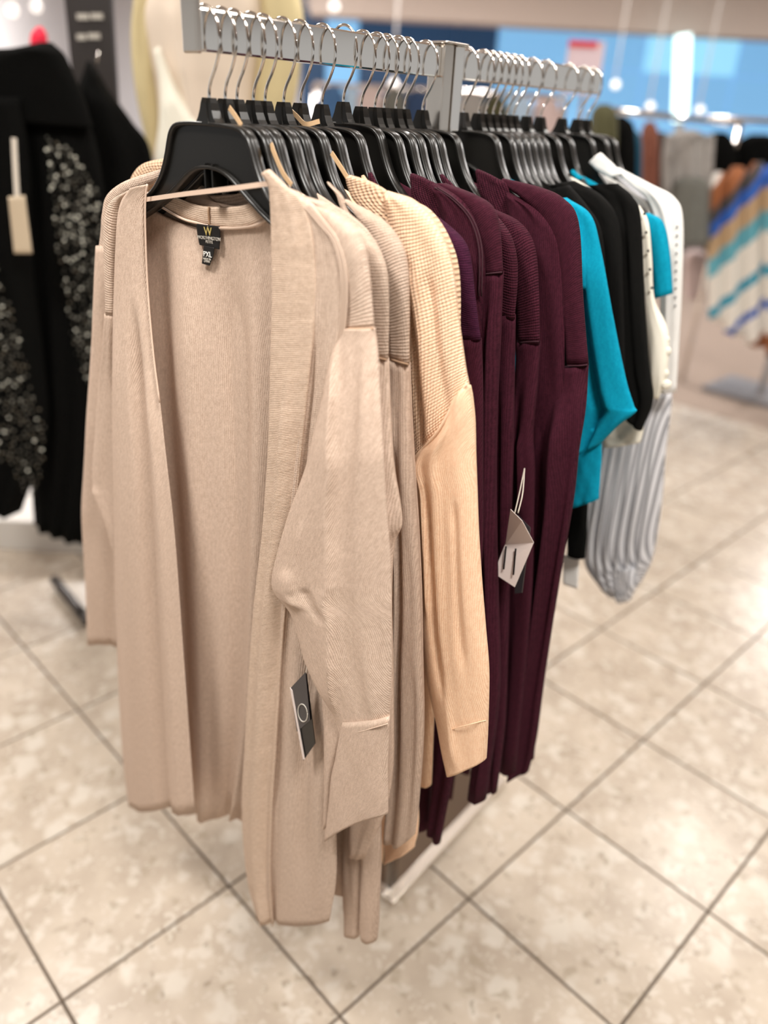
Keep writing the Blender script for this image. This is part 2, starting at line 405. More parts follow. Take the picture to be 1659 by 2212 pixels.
for k, (nv_, ds, c) in enumerate(cells):
    if not nv_ and k < 290:
        o = bpy.data.objects.new('tile', tile_me); link(o, floor); o.location = Vector(c) - floor.location
    else: add_box(fbm, (c[0], c[1], -0.006), TS - 0.0055, TS - 0.0055, 0.012, TA, TB, (0, 0, 1))
bm_obj('tile_field', fbm, M['terrazzo'], floor, kind='stuff')
V = []
cp = TA * (AT_END + 4.5 + 0.0); 
box_obj('floor', (cp[0], cp[1], 0.0), 9.0, 16.0, 0.006, M['carpet'], X=TA, Y=TB, kind='structure')
box_obj('ceiling', (3, 5, CEIL + 0.05), 30, 26, 0.1, M['ceiling'], kind='structure')
box_obj('wall_back', (3.0, 12.1, 1.5), 14, 0.2, 3.0, M['wall_white'], kind='structure')
box_obj('wall_left', (-4.1, 7.0, 1.5), 0.2, 10, 3.0, M['wall_white'], kind='structure')
M['lampface'] = plain('lit_diffuser', (255, 244, 230), 0.5, emit=5.0)
M['lampframe'] = plain('white_lamp_frame', (225, 222, 218), 0.5)
for i, (x, y, s, wt, c) in enumerate(LAMPS):
    near = ['added above the front aisle to light the garments', 'above the front left aisle', 'above the tiled aisle right of the rack', 'above the far end of the rack', 'above the sequin garments', 'above the chrome based rack', 'added beside the white wall to brighten it', 'above the back aisle', 'above the far right racks'][i]
    e = empty('ceiling_light', (x, y, CEIL), 'square recessed ceiling light ' + near, 'ceiling light', 'recessed ceiling lights')
    bm = bmesh.new()
    for k in range(4):
        sx, sy = ((s + 0.04, 0.03), (0.03, s + 0.04))[k % 2]; dx, dy = ((0, s / 2), (s / 2, 0), (0, -s / 2), (-s / 2, 0))[k]
        add_box(bm, (x + dx, y + dy, CEIL - 0.012), sx, sy, 0.024)
    bm_obj('frame', bm, M['lampframe'], e)
    box_obj('diffuser', (x, y, CEIL - 0.004), s - 0.03, s - 0.03, 0.006, M['lampface'], e)
    ld = bpy.data.lights.new('lamp', 'AREA'); ld.size = s - 0.04; ld.energy = wt; ld.color = c
    lo = bpy.data.objects.new('lamp', ld); link(lo, e); lo.location = (0, 0, -0.02)

# ------------------------------------------------------------------ the chrome clothes rack
B0 = -0.712
rack = empty('clothes_rack', tuple(RK.W(1.0, B0, 0)), 'chrome two-arm clothes rack with flat rail and polished base', 'clothes rack')
def rbox(name, d0, d1, b0, b1, z0, z1, mat, parent=None, bev=0.0, **kw):
    return box_obj(name, RK.W((d0 + d1) / 2, (b0 + b1) / 2, (z0 + z1) / 2), d1 - d0, b1 - b0, z1 - z0, mat, parent, bev, X=tuple(RK.n), Y=tuple(RK.u), **kw)
rbox('rail', 0.572, 0.972, B0 - 0.008, B0 + 0.008, 1.543, 1.580, M['chrome'], rack, 0.002)
rbox('rail', 1.018, 1.455, B0 - 0.008, B0 + 0.008, 1.543, 1.580, M['chrome'], rack, 0.002)
rbox('end_plate', 0.564, 0.572, B0 - 0.012, B0 + 0.010, 1.541, 1.72, M['brushed'], rack, 0.002)
rbox('post', 0.972, 0.992, B0 - 0.014, B0 + 0.014, 0.008, 1.582, M['brushed'], rack, 0.002)
rbox('post', 0.998, 1.018, B0 - 0.014, B0 + 0.014, 0.008, 1.582, M['chrome'], rack, 0.002)
rbox('post_cap', 0.968, 1.022, B0 - 0.018, B0 + 0.018, 1.582, 1.585, M['brushed'], rack, 0.002)
rbox('base_plate', 0.925, 1.335, -0.835, -0.65, 0.001, 0.0075, M['mirror'], rack)
for nm, q in (('base_rim', (0.902, 1.358, -0.650, -0.624)), ('base_rim', (0.902, 1.358, -0.861, -0.835)), ('base_rim', (0.902, 0.925, -0.835, -0.650)), ('base_rim', (1.335, 1.358, -0.835, -0.650))):
    rbox(nm, *q, 0.0005, 0.016, M['brushed'], rack, 0.002)

# ------------------------------------------------------------------ hangers
def hanger_meshes():
    T = [(0, 0.0), (0.03, -0.0005), (0.050, -0.003), (0.0595, -0.009), (0.0645, -0.018), (0.070, -0.032), (0.078, -0.048), (0.0885, -0.062), (0.105, -0.076), (0.130, -0.089), (0.160, -0.100), (0.182, -0.110), (0.190, -0.117)]
    Bt = [(0, -0.040), (0.018, -0.042), (0.034, -0.048), (0.048, -0.057), (0.060, -0.065), (0.074, -0.074), (0.090, -0.083), (0.112, -0.094), (0.138, -0.106), (0.155, -0.1125), (0.170, -0.1185), (0.182, -0.1225), (0.190, -0.1215)]
    def dense(P): return [tuple(cr(P, t)) for t in np.linspace(0, len(P) - 1, 33)]
    Td, Bd = dense(T), dense(Bt)
    Td = [(-x, z) for x, z in Td[:0:-1]] + Td; Bd = [(-x, z) for x, z in Bd[:0:-1]] + Bd
    out = {}
    bm = bmesh.new(); th = 0.0016                                   # the web
    g = [[bm.verts.new(RK.W(s * th, b, z)) for (b, z) in row] for s in (-1, 1) for row in (Td, Bd)]
    for i in range(len(Td) - 1):
        bm.faces.new((g[0][i], g[0][i + 1], g[1][i + 1], g[1][i])); bm.faces.new((g[3][i], g[3][i + 1], g[2][i + 1], g[2][i]))
    out['web'] = bm
    bm = bmesh.new(); loop = Td + Bd[::-1]; n = len(loop); dp, t2 = 0.0075, 0.0024   # the moulded rim
    vs = []
    for i in range(n):
        p, q = Vector((loop[i - 1][0], loop[i - 1][1])), Vector((loop[(i + 1) % n][0], loop[(i + 1) % n][1]))
        dv = (q - p).normalized(); nn = Vector((-dv.y, dv.x)); c = Vector(loop[i])
        vs.append([bm.verts.new(RK.W(a * dp, *(c + nn * (o * t2)))) for a, o in ((-1, 0.2), (-0.85, 1), (0.85, 1), (1, 0.2), (0.85, -0.6), (-0.85, -0.6))])
    for i in range(n):
        for k in range(6): bm.faces.new((vs[i][k], vs[i][(k + 1) % 6], vs[(i + 1) % n][(k + 1) % 6], vs[(i + 1) % n][k]))
    out['rim'] = bm
    bm = bmesh.new()                                                # hollow centre rib under the arch
    for db in (-0.006, 0.006): add_box(bm, RK.W(0, db, -0.052), 0.012, 0.0022, 0.03, RK.n, RK.u)
    add_box(bm, RK.W(0, 0, -0.066), 0.012, 0.0142, 0.0022, RK.n, RK.u)
    out['centre_rib'] = bm
    bm = bmesh.new()                                                # neck
    prof = [(0.017, 0.0, 0.006), (0.0125, 0.006, 0.006), (0.0095, 0.013, 0.0055), (0.0078, 0.020, 0.005), (0.0065, 0.0245, 0.004)]
    rings = [[bm.verts.new(RK.W(sa * da, sb * hb, z)) for sa, sb in ((-1, -1), (-1, -0.35), (-1.25, -0.3), (-1.25, 0.3), (-1, 0.35), (-1, 1), (1, 1), (1.0, -1))] for hb, z, da in prof]
    for i in range(len(rings) - 1):
        for k in range(8): bm.faces.new((rings[i][k], rings[i][(k + 1) % 8], rings[i + 1][(k + 1) % 8], rings[i + 1][k]))
    bm.faces.new(rings[-1])
    out['neck'] = bm
    mes = {}
    for k, bm in out.items():
        bmesh.ops.recalc_face_normals(bm, faces=bm.faces)
        me = bpy.data.meshes.new(k); bm.to_mesh(me); bm.free(); me.materials.append(M['hanger']); 
        if k == 'rim': me.shade_smooth()
        mes[k] = me
    pts = [(0, 0.02), (0.0005, 0.03), (0.004, 0.040), (0.012, 0.052), (0.0185, 0.066), (0.0195, 0.080), (0.015, 0.095), (0.004, 0.1035), (-0.008, 0.1035), (-0.0165, 0.096), (-0.0185, 0.084), (-0.018, 0.070)]
    V, Fc = tube_mesh([RK.W(0, b, z) for b, z in pts], 0.0016, 8, sub=5)
    me = bpy.data.meshes.new('hook'); me.from_pydata([tuple(v) for v in V], [], Fc); me.shade_smooth(); me.materials.append(M['chrome']); mes['hook'] = me
    return mes
HM = hanger_meshes()
HZ = 1.4785
def hanger(d, label, dz=0.0, db=0.0, yaw=0.0):
    e = empty('clothes_hanger', tuple(RK.W(d, B0 + db, HZ + dz)), label, 'hanger', 'black hangers on the rail')
    for k, me in HM.items():
        o = bpy.data.objects.new(k, me); link(o, e)
    e.rotation_euler = (0, 0, yaw)
    return e

# ------------------------------------------------------------------ garments on the rack
def garment(name, d, label, cat='cardigan', group=None): return empty(name, tuple(RK.W(d, B0, 0)), label, cat, group)
def body(e, d, mat, zhem=0.4, wt=0.185, wh=0.20, th=0.008, ztop=1.425, seed=0, wave=(5, 0.004, 1.0), name='body', db=0.0):
    Lb = [(-0.07, ztop), (-0.12, ztop - 0.018), (-0.175, ztop - 0.05), (-wt, ztop - 0.10), (-wt, ztop - 0.3), (-wh, 0.5 * (ztop + zhem) - 0.1), (-wh, zhem)]
    return pillow(name, [(B0 + db + b, z) for b, z in Lb], [(B0 + db - b, z) for b, z in Lb], d, th, mat, e, metric=True, nu=26, seed=seed, wave=wave, sag=(0.03, 0.01))
def left_sleeve(e, d, mat, zc=0.7, seed=0, b=-0.205):
    Ls = [(B0 + b + 0.05, 1.385), (B0 + b + 0.0, 1.35), (B0 + b - 0.02, 1.2), (B0 + b - 0.04, 0.98), (B0 + b - 0.03, zc)]
    Rs = [(B0 + b + 0.09, 1.375), (B0 + b + 0.09, 1.30), (B0 + b + 0.08, 1.15), (B0 + b + 0.05, 0.95), (B0 + b + 0.045, zc)]
    return pillow('sleeve', Ls, Rs, d, 0.008, mat, e, metric=True, nu=12, seed=seed)

# --- the open front cardigan at the end of the rail
e = b1 = garment('cardigan', 0.585, 'beige open-front long cardigan with black neck label at the front of the rail', group='beige cardigans')
pillow('back', [(303, 428), (300, 500), (300, 700), (312, 900), (335, 1200), (362, 1500), (398, 1758)],
       [(600, 462), (612, 500), (622, 700), (620, 900), (604, 1200), (575, 1500), (520, 1765)], 0.600, 0.0025, M['beige'], e, nu=40, seed=1, sag=(0.026, 0.006),
       folds=[(0.42, 0.46, 0.05, 0.015, 0.08, 2.6, 'c'), (0.62, 0.74, 0.07, -0.014, 0.1, 2.8, 'g'), (0.80, 0.9, 0.05, 0.012, 0.1, 2.8, 'g'), (0.24, 0.2, 0.09, -0.012, 0.1, 2.6, 'g')])
pillow('neckband', [(316, 414), (350, 419), (385, 428), (421, 441), (451, 446), (505, 446), (542, 437), (586, 410)],
       [(314, 432), (345, 447), (391, 471), (427, 482), (455, 488), (500, 494), (545, 489), (588, 470)], 0.5975, 0.002, M['beige_fine'], e, nu=8)
seam('neck_seam', [(334, 438, 0.5945), (391, 471, 0.5945), (427, 482, 0.5945), (481, 493, 0.5945), (545, 489, 0.5945), (582, 471, 0.5945)], M['strap'], e, 0.0016)
seam('neck_seam', [(451, 446, 0.5945), (450, 460, 0.5935), (452, 486, 0.5945)], M['thread'], e, 0.0013)
pillow('front_panel', [(284, 412), (262, 440), (251, 500), (246, 640), (243, 800), (243, 960), (247, 1100), (250, 1300), (257, 1500), (266, 1640), (279, 1740)],
       [(318, 398), (314, 432), (314, 500), (319, 620), (331, 760, -0.006), (345, 870, -0.012), (359, 997, -0.018), (376, 1150, -0.022), (392, 1350, -0.026), (407, 1550, -0.03), (421, 1756, -0.034)], 0.568, 0.004, M['beige'], e, nu=34, seed=2, wob=0.0012, bulge=0.006,
       folds=[(0.74, 0.62, 0.09, -0.018, 0.3, 1.2, 'g'), (0.93, 0.86, 0.05, 0.006, 0.4, 1.2, 'g'), (0.3, 0.3, 0.12, 0.006, 0.3, 1.2, 'g')])
seam('panel_seam', [(318, 398, 0.564), (314, 432, 0.5635), (314, 500, 0.5632), (319, 620, 0.5625), (331, 760, 0.5565), (345, 870, 0.551)], M['strap'], e, 0.0012)
pillow('placket', [(567, 377), (580, 398), (584, 440), (586, 500), (587, 560), (587, 641), (584, 740), (581, 870), (578, 990), (567, 1150), (551, 1300), (539, 1450), (530, 1607), (523, 1742), (533, 1890), (556, 1985)],
       [(582, 366), (622, 405), (652, 432), (672, 490), (680, 560), (682, 641), (676, 740), (662, 870), (648, 990), (632, 1150), (616, 1300), (604, 1450), (596, 1607), (588, 1742), (584, 1890), (590, 2000)], 0.566, 0.004, M['beige_fine'], e, nu=18, seed=3, rot=True, wob=0.001,
       folds=[(0.6, 0.45, 0.12, 0.006, 0.4, 1.2, 'g'), (0.95, 0.8, 0.1, -0.008, 0.45, 1.2, 'g')])
pillow('front_panel', [(610, 402), (645, 420), (662, 470), (672, 560), (674, 641), (668, 740), (654, 870), (640, 990), (624, 1150), (608, 1300), (597, 1450), (589, 1607), (581, 1742), (577, 1890), (577, 1985)],
       [(612, 401), (672, 443), (716, 497), (744, 560), (750, 641), (742, 740), (738, 870), (734, 990), (730, 1150), (728, 1300), (728, 1450), (728, 1607), (728, 1750), (728, 1890), (713, 1988)], 0.571, 0.005, M['beige_rib'], e, nu=24, seed=4, wob=0.0016, sag=(0, 0.012),
       folds=[(0.3, 0.1, 0.08, -0.008, 0.3, 1.2, 'g'), (0.75, 0.52, 0.09, -0.010, 0.55, 0.95, 'g'), (0.45, 0.85, 0.04, 0.004, 0.8, 1.0, 'g'), (0.6, 0.0, 0.05, 0.005, 0.82, 1.1, 'g')])
pillow('shoulder_yoke', [(668, 440), (703, 482), (730, 521), (745, 575), (748, 641), (742, 712)],
       [(676, 444), (711, 455), (753, 482), (779, 515), (796, 590), (808, 712)], 0.575, 0.010, M['beige_rib'], e, nu=16, seed=5, rot=True, wob=0.0005)
for k in range(3):
    q = k * 5
    seam('shoulder_seam', [(667 - q, 440 + q * .5, 0.5655), (703 - q, 482 + q * .5, 0.565), (731 - q, 523, 0.565), (746 - q, 577, 0.565), (749 - q, 641, 0.5655), (741 - q, 725, 0.567), (722 - q, 775, 0.568)], M['beige_rib'], e, 0.0012)
pillow('sleeve', [(744, 709), (722, 764), (704, 852), (680, 943), (663, 1010), (626, 1111), (602, 1192), (589, 1252), (598, 1284), (629, 1322), (647, 1373), (662, 1427), (690, 1484), (718, 1533), (736, 1585)],
       [(808, 709), (815, 764), (821, 852), (827, 943), (831, 1010), (837, 1111), (844, 1200), (845, 1260), (846, 1300), (846, 1340), (846, 1390), (846, 1430), (845, 1480), (842, 1530), (839, 1572)], 0.558, 0.010, M['beige'], e, nu=64, nv=190, seed=6, wob=0.001,
       blend=0.015, folds=[([(0, 0.02), (0.143, 0.31), (0.286, 0.46), (0.43, 0.57), (0.5, 0.59), (0.64, 0.51), (0.79, 0.42), (0.93, 0.18), (1, 0.05)], 0, 0.06, 0.011, 0.02, 0.97, 'c'),
              (0.1, 0.3, 0.09, 0.005, 0.45, 0.62, 'g'), (0.25, 0.5, 0.05, -0.004, 0.5, 0.66, 'g'), (0.80, 0.80, 0.1, 0.004, 0.05, 1.0, 'g'), (0.22, 0.3, 0.04, 0.003, 0.35, 0.55, 'g')])
pillow('cuff', [(741, 1556), (727, 1630), (718, 1670), (711, 1740), (701, 1819)], [(841, 1548), (838, 1620), (837, 1670), (838, 1720), (838, 1757)], 0.554, 0.0098, M['beige'], e, nu=22, seed=7, sag=(0, -0.012), wob=0.0006)
pillow('cuff_fold', [(698, 1500), (699, 1560), (702, 1620), (702, 1700), (702, 1790)], [(722, 1530), (742, 1570), (734, 1620), (722, 1680), (712, 1780)], 0.562, 0.006, M['beige'], e, nu=10, seed=7)
seam('sleeve_seam', [(745, 710, 0.571), (775, 710, 0.5685), (806, 710, 0.571)], M['thread'], e, 0.0009)
seam('cuff_seam', [(742, 1587, 0.5495), (780, 1580, 0.5445), (815, 1570, 0.545), (838, 1563, 0.550)], M['beige'], e, 0.0007)
pillow('shoulder_yoke', [(284, 410), (248, 432), (234, 465), (231, 520), (232, 600), (231, 678)], [(300, 410), (268, 435), (255, 480), (250, 540), (248, 610), (247, 680)], 0.574, 0.010, M['beige_rib'], e, nu=10, seed=8, rot=True, wob=0)
pillow('sleeve', [(231, 676), (226, 760), (216, 850), (208, 930), (202, 1030), (213, 1072), (236, 1130), (255, 1200)], [(250, 676), (252, 760), (256, 850), (262, 930), (266, 1030), (275, 1090), (285, 1150), (295, 1230)], 0.588, 0.009, M['beige'], e, nu=12, seed=9, blend=-0.012,
       folds=[(0.0, 0.2, 0.15, 0.006, 0.6, 1.0, 'g')])
ribbon('neck_strap', [(315, 431, 0.570), (400, 419, 0.566), (500, 407, 0.564), (583, 396, 0.567)], 0.0048, 0.0008, M['strap'], e)
# label
lab = pillow('brand_label', [(424, 483), (426, 505), (431, 529)], [(475, 489), (476, 515), (474, 539)], 0.5935, 0.0006, M['label'], e, nu=6, wob=0.0004, power=8, label='black satin neck label with gold monogram')
tab = pillow('size_tab', [(440, 530), (438, 550), (436, 569)], [(463, 535), (461, 553), (453, 574)], 0.5925, 0.0005, M['label'], e, nu=6, wob=0.0003, power=8)
def pxw(x, y, d): b, z = RK.px(x, y, d); return Vector(RK.W(d, b, z))
def ptext(nm, t, x, y, d, size, mat, par, x2, y2):
    o = pxw(x, y, d); X = (pxw(x + x2, y + y2, d) - o).normalized(); N = Vector(-RK.n); Y = N.cross(X).normalized()
    return text_obj(nm, t, size, mat, par, o, X, Y)
ptext('monogram', 'W', 449, 501, 0.5922, 0.013, M['gold'], lab, 10, 1.2)
ptext('brand_text', 'WORTHINGTON', 451, 515, 0.5922, 0.0052, M['greyprint'], lab, 10, 1.2)
ptext('brand_text', 'PETITE', 452, 523, 0.5922, 0.0042, M['greyprint'], lab, 10, 1.2)
ptext('size_text', 'PXL', 448, 550, 0.5915, 0.0085, M['whiteprint'], tab, 10, 1.5)
ptext('size_text', 'MADE IN', 447, 560, 0.5915, 0.0034, M['greyprint'], tab, 10, 1.5)
ptext('size_text', 'CHINA', 447, 565, 0.5915, 0.0034, M['greyprint'], tab, 10, 1.5)
# price tag of the front cardigan
t1 = empty('price_tag', tuple(pxw(655, 1560, 0.55)), 'black folded price tag with silver ring hanging below the front beige sleeve', 'price tag')
def quad(name, P, d, th, mat, parent):
    N = Vector(RK.n); W_ = [pxw(x, y, dd) for x, y, dd in P]; V = [q - N * th / 2 for q in W_] + [q + N * th / 2 for q in W_]
    return mesh_obj(name, V, [(3, 2, 1, 0), (4, 5, 6, 7)] + [(i, (i + 1) % 4, 4 + (i + 1) % 4, 4 + i) for i in range(4)], mat, parent, smooth=False)
quad('card', [(632, 1500, 0.551), (662, 1455, 0.551), (681, 1606, 0.551), (656, 1642, 0.551)], 0.55, 0.0012, M['tag_black'], t1)
quad('plastic_sleeve', [(628, 1486, 0.549), (660, 1452, 0.549), (670, 1556, 0.549), (642, 1580, 0.549)], 0.55, 0.0008, M['tag_silver'], t1)
quad('card_edge', [(627, 1485, 0.5485), (632, 1492, 0.5485), (658, 1640, 0.5485), (655, 1640, 0.5485)], 0.55, 0.0012, M['tag_white'], t1)
ring = [pxw(654 + 10 * math.cos(a) + 2 * math.sin(a), 1540 + 19 * math.sin(a), 0.5478) for a in np.linspace(0, 2 * math.pi, 15)]
tube_obj('printed_ring', ring, 0.0008, M['greyprint'], t1, k=6, sub=3)
tube_obj('cord', [pxw(664, 1420, 0.552), pxw(663, 1440, 0.5515), pxw(660, 1458, 0.551)], 0.0006, M['cord'], t1, k=6)
hanger(0.585, 'black plastic hanger nearest the rail end inside the front beige cardigan')

# --- second beige cardigan
e = garment('cardigan', 0.606, 'beige cardigan just behind the front one, its left sleeve showing fully', group='beige cardigans')
body(e, 0.616, M['beige'], 0.42, seed=11)
pillow('neckband', [(360, 408), (391, 410), (421, 418), (451, 421), (505, 418), (560, 405)], [(360, 425), (391, 432), (421, 445), (451, 450), (505, 450), (560, 432)], 0.613, 0.002, M['beige_rib'], e, nu=8)
pillow('shoulder_yoke', [(640, 420), (690, 450), (730, 490), (760, 560), (775, 660), (790, 770)], [(700, 440), (745, 470), (795, 512), (831, 569), (839, 660), (838, 775)], 0.606, 0.008, M['taupe_rib'], e, nu=14, rot=True, wob=0.0004)
pillow('sleeve', [(790, 768), (790, 900), (790, 1000), (790, 1120), (790, 1200), (790, 1400), (785, 1600), (756, 1790), (756, 1845)],
       [(837, 775), (843, 913), (850, 1010), (867, 1124), (850, 1180), (846, 1300), (850, 1500), (845, 1700), (795, 1850)], 0.602, 0.009, M['beige'], e, blend=0.0065, nu=16, folds=[(0.8, 0.8, 0.1, 0.006, 0.3, 0.5, 'g')], seed=12)
seam('sleeve_seam', [(812, 772, 0.6012), (835, 777, 0.603)], M['thread'], e, 0.001)
pillow('shoulder_yoke', [(352, 364), (275, 390), (236, 420), (226, 460), (222, 490), (215, 532)], [(352, 388), (290, 415), (262, 440), (248, 480), (243, 520), (240, 545)], 0.612, 0.008, M['beige_rib'], e, nu=10, rot=True, wob=0)
pillow('sleeve', [(214, 530), (205, 640), (199, 760), (190, 900), (184, 1030), (181, 1120), (185, 1250), (190, 1392)], [(242, 530), (245, 640), (246, 760), (252, 900), (258, 1030), (262, 1120), (262, 1250), (258, 1396)], 0.616, 0.010, M['beige'], e, nu=16, seed=13, sag=(0, -0.006),
       folds=[(0.35, 0.2, 0.1, 0.005, 0.4, 0.75, 'g'), (0.95, 0.8, 0.1, -0.006, 0.7, 1.1, 'g')])
pillow('front_tail', [(748, 1700), (745, 1830), (744, 1950), (746, 2012)], [(785, 1700), (784, 1830), (782, 1950), (776, 2022)], 0.612, 0.010, M['taupe'], e, nu=12, seed=14)
pillow('front_tail', [(783, 1700), (782, 1850), (780, 1960), (782, 2024)], [(822, 1700), (821, 1850), (818, 1960), (812, 2032)], 0.607, 0.010, M['taupe'], e, nu=12, seed=15)
ribbon('hang_loop', [(585, 310, 0.607), (596, 340, 0.605), (612, 375, 0.604), (630, 400, 0.603)], 0.005, 0.0008, M['strap_tan'], e)
ribbon('hang_loop', [(495, 232, 0.598), (512, 256, 0.596), (522, 272, 0.592)], 0.005, 0.0008, M['strap_tan'], e)
hanger(0.606, 'black plastic hanger holding the second beige cardigan')
e = garment('cardigan', 0.622, 'beige cardigan squeezed third in the row, mostly hidden', group='beige cardigans')
body(e, 0.630, M['beige'], 0.45, seed=16); left_sleeve(e, 0.628, M['beige'], seed=16, b=-0.17)
pillow('shoulder_yoke', [(660, 430), (700, 450), (740, 490), (780, 560), (790, 640)], [(700, 435), (750, 460), (795, 500), (828, 560), (832, 640)], 0.620, 0.006, M['taupe_rib'], e, nu=10, rot=True, wob=0)
hanger(0.622, 'black plastic hanger holding the third, mostly hidden beige cardigan')

# --- taupe cardigan
e = garment('cardigan', 0.645, 'greyish taupe cardigan between the beige sleeves and the peach cardigan', group='beige cardigans')
body(e, 0.652, M['taupe'], 0.40, seed=17)
pillow('collar', [(708, 392), (727, 418), (738, 450), (765, 500)], [(714, 402), (740, 425), (752, 455), (785, 500)], 0.636, 0.003, M['taupe_rib'], e, nu=8)
pillow('shoulder_yoke', [(740, 430), (765, 455), (795, 500), (820, 570), (838, 660), (843, 776)], [(752, 433), (792, 455), (838, 488), (872, 545), (882, 640), (883, 787)], 0.640, 0.010, M['taupe_rib'], e, nu=16, rot=True, wob=0.0005)
seam('sleeve_seam', [(845, 776, 0.636), (862, 782, 0.634), (882, 787, 0.637)], M['thread'], e, 0.001)
pillow('sleeve', [(843, 774), (846, 900), (850, 1020), (856, 1150), (856, 1300), (850, 1450), (845, 1600), (838, 1720), (832, 1815)],
       [(883, 786), (888, 913), (893, 1020), (902, 1150), (908, 1280), (911, 1430), (914, 1580), (903, 1735), (893, 1805)], 0.636, 0.012, M['taupe'], e, blend=0.008, nu=20, seed=18, sag=(0, 0.012),
       folds=[(0.35, 0.3, 0.12, -0.010, 0.15, 1.1, 'g'), (0.85, 0.8, 0.08, -0.004, 0.6, 1.1, 'g'), (0.2, 0.15, 0.05, 0.006, 0.2, 0.7, 'g')])
hanger(0.645, 'black plastic hanger holding the greyish taupe cardigan'); 
hanger(0.662, 'spare black plastic hanger between the taupe and peach cardigans')

# --- peach cardigans
e = garment('cardigan', 0.690, 'peach waffle-knit cardigan with ribbed collar and long sleeve', group='peach cardigans')
body(e, 0.700, M['peach'], 0.42, seed=19)
left_sleeve(e, 0.70, M['peach'], seed=20, b=-0.175)
pillow('shoulder_yoke', [(372, 340), (318, 350), (292, 372), (280, 405), (270, 470)], [(375, 380), (345, 390), (325, 410), (310, 440), (300, 480)], 0.69, 0.008, M['peach_rib'], e, nu=10, rot=True, wob=0)
pillow('collar', [(750, 383), (752, 402), (760, 425), (772, 440), (800, 470), (830, 520)], [(757, 378), (800, 392), (836, 413), (842, 440), (847, 470), (850, 520)], 0.672, 0.006, M['peach_rib'], e, nu=14, rot=False, wob=0.0004)
pillow('front_panel', [(832, 412), (838, 435), (842, 480), (848, 560), (862, 640), (878, 740), (884, 850), (890, 950), (894, 992)],
       [(838, 412), (890, 432), (930, 468), (962, 525), (980, 590), (990, 690), (1004, 790), (1014, 850), (1000, 900)], 0.674, 0.012, M['peach_waffle'], e, nu=30, seed=21, wob=0.001,
       folds=[(0.2, 0.3, 0.05, -0.006, 0.3, 1.0, 'g'), (0.4, 0.45, 0.08, 0.006, 0.4, 1.0, 'g'), (0.62, 0.7, 0.07, -0.005, 0.45, 1.0, 'g')])
pillow('sleeve', [(985, 862), (950, 930), (897, 990), (905, 1060), (909, 1150), (910, 1250), (911, 1350), (925, 1470), (945, 1560), (958, 1630), (967, 1674)],
       [(1012, 832), (1022, 900), (1026, 980), (1030, 1060), (1034, 1150), (1040, 1250), (1048, 1350), (1056, 1450), (1054, 1550), (1051, 1610), (1049, 1640)], 0.668, 0.013, M['peach'], e, nu=34, seed=22, wob=0.001,
       folds=[(0.46, 0.42, 0.03, 0.006, 0.05, 0.98, 'c'), (0.2, 0.42, 0.05, -0.008, 0.25, 0.75, 'g'), (0.72, 0.68, 0.05, -0.006, 0.3, 0.7, 'g'), (0.15, 0.3, 0.04, 0.005, 0.15, 0.6, 'g')])
seam('armhole_seam', [(1009, 828, 0.6635), (985, 862, 0.659), (950, 925, 0.655), (918, 965, 0.657), (896, 992, 0.667)], M['peach_rib'], e, 0.0016)
seam('cuff_seam', [(950, 1590, 0.662), (976, 1576, 0.652), (1010, 1566, 0.651), (1050, 1556, 0.664)], M['peach'], e, 0.0006)
pillow('hem', [(832, 1780), (832, 1830), (833, 1862)], [(905, 1700), (902, 1790), (893, 1832)], 0.678, 0.012, M['peach'], e, nu=14)
hanger(0.690, 'black plastic hanger holding the peach waffle-knit cardigan')
e = garment('cardigan', 0.716, 'second peach cardigan whose shoulder edge shows behind the first', group='peach cardigans')
body(e, 0.722, M['peach'], 0.45, seed=23)
pillow('collar', [(781, 380), (785, 395), (792, 410)], [(786, 378), (798, 396), (806, 412)], 0.700, 0.003, M['peach_rib'], e, nu=6)
pillow('shoulder_yoke', [(850, 430), (900, 455), (940, 510), (960, 600), (970, 740)], [(860, 424), (925, 452), (970, 520), (991, 600), (994, 745)], 0.700, 0.008, M['peach_rib'], e, nu=12, rot=True, wob=0)
pillow('sleeve', [(955, 740), (930, 1000), (905, 1250), (905, 1500), (912, 1695)], [(993, 740), (985, 1000), (960, 1250), (938, 1500), (930, 1697)], 0.700, 0.010, M['peach'], e, nu=12, seed=24)
hanger(0.716, 'black plastic hanger holding the second peach cardigan')
ribbon('hang_loop', [(620, 232, 0.70), (640, 250, 0.702), (660, 268, 0.703), (690, 262, 0.71)], 0.005, 0.0008, M['strap_tan'], e)
ribbon('hang_loop', [(716, 330, 0.69), (733, 356, 0.688), (750, 383, 0.686)], 0.005, 0.0008, M['strap_tan'], e)

# --- maroon cardigans
MG = 'maroon cardigans'
e = garment('cardigan', 0.752, 'purple-tinted maroon cardigan directly behind the peach ones', group=MG)
body(e, 0.760, M['purple'], 0.42, seed=25)
pillow('collar', [(795, 374), (800, 400), (812, 425)], [(802, 372), (818, 402), (832, 425)], 0.740, 0.003, M['maroon_rib'], e, nu=6)
pillow('shoulder_yoke', [(880, 440), (930, 480), (965, 540), (985, 620), (995, 734)], [(900, 440), (965, 487), (1008, 536), (1024, 640), (1038, 734)], 0.742, 0.010, M['purple'], e, nu=14, rot=True, wob=0.0004)
pillow('sleeve', [(992, 732), (985, 900), (975, 1100), (965, 1300), (950, 1500), (940, 1650), (925, 1790)], [(1038, 732), (1041, 850), (1041, 1000), (1040, 1200), (1020, 1450), (985, 1640), (950, 1822)], 0.740, 0.011, M['maroon'], e, blend=0.005, nu=16, seed=26, folds=[(0.5, 0.5, 0.15, -0.006, 0.1, 1.1, 'g')])
pillow('hem_tail', [(900, 1600), (898, 1700), (897, 1795)], [(935, 1600), (930, 1700), (925, 1790)], 0.748, 0.008, M['maroon'], e, nu=8)
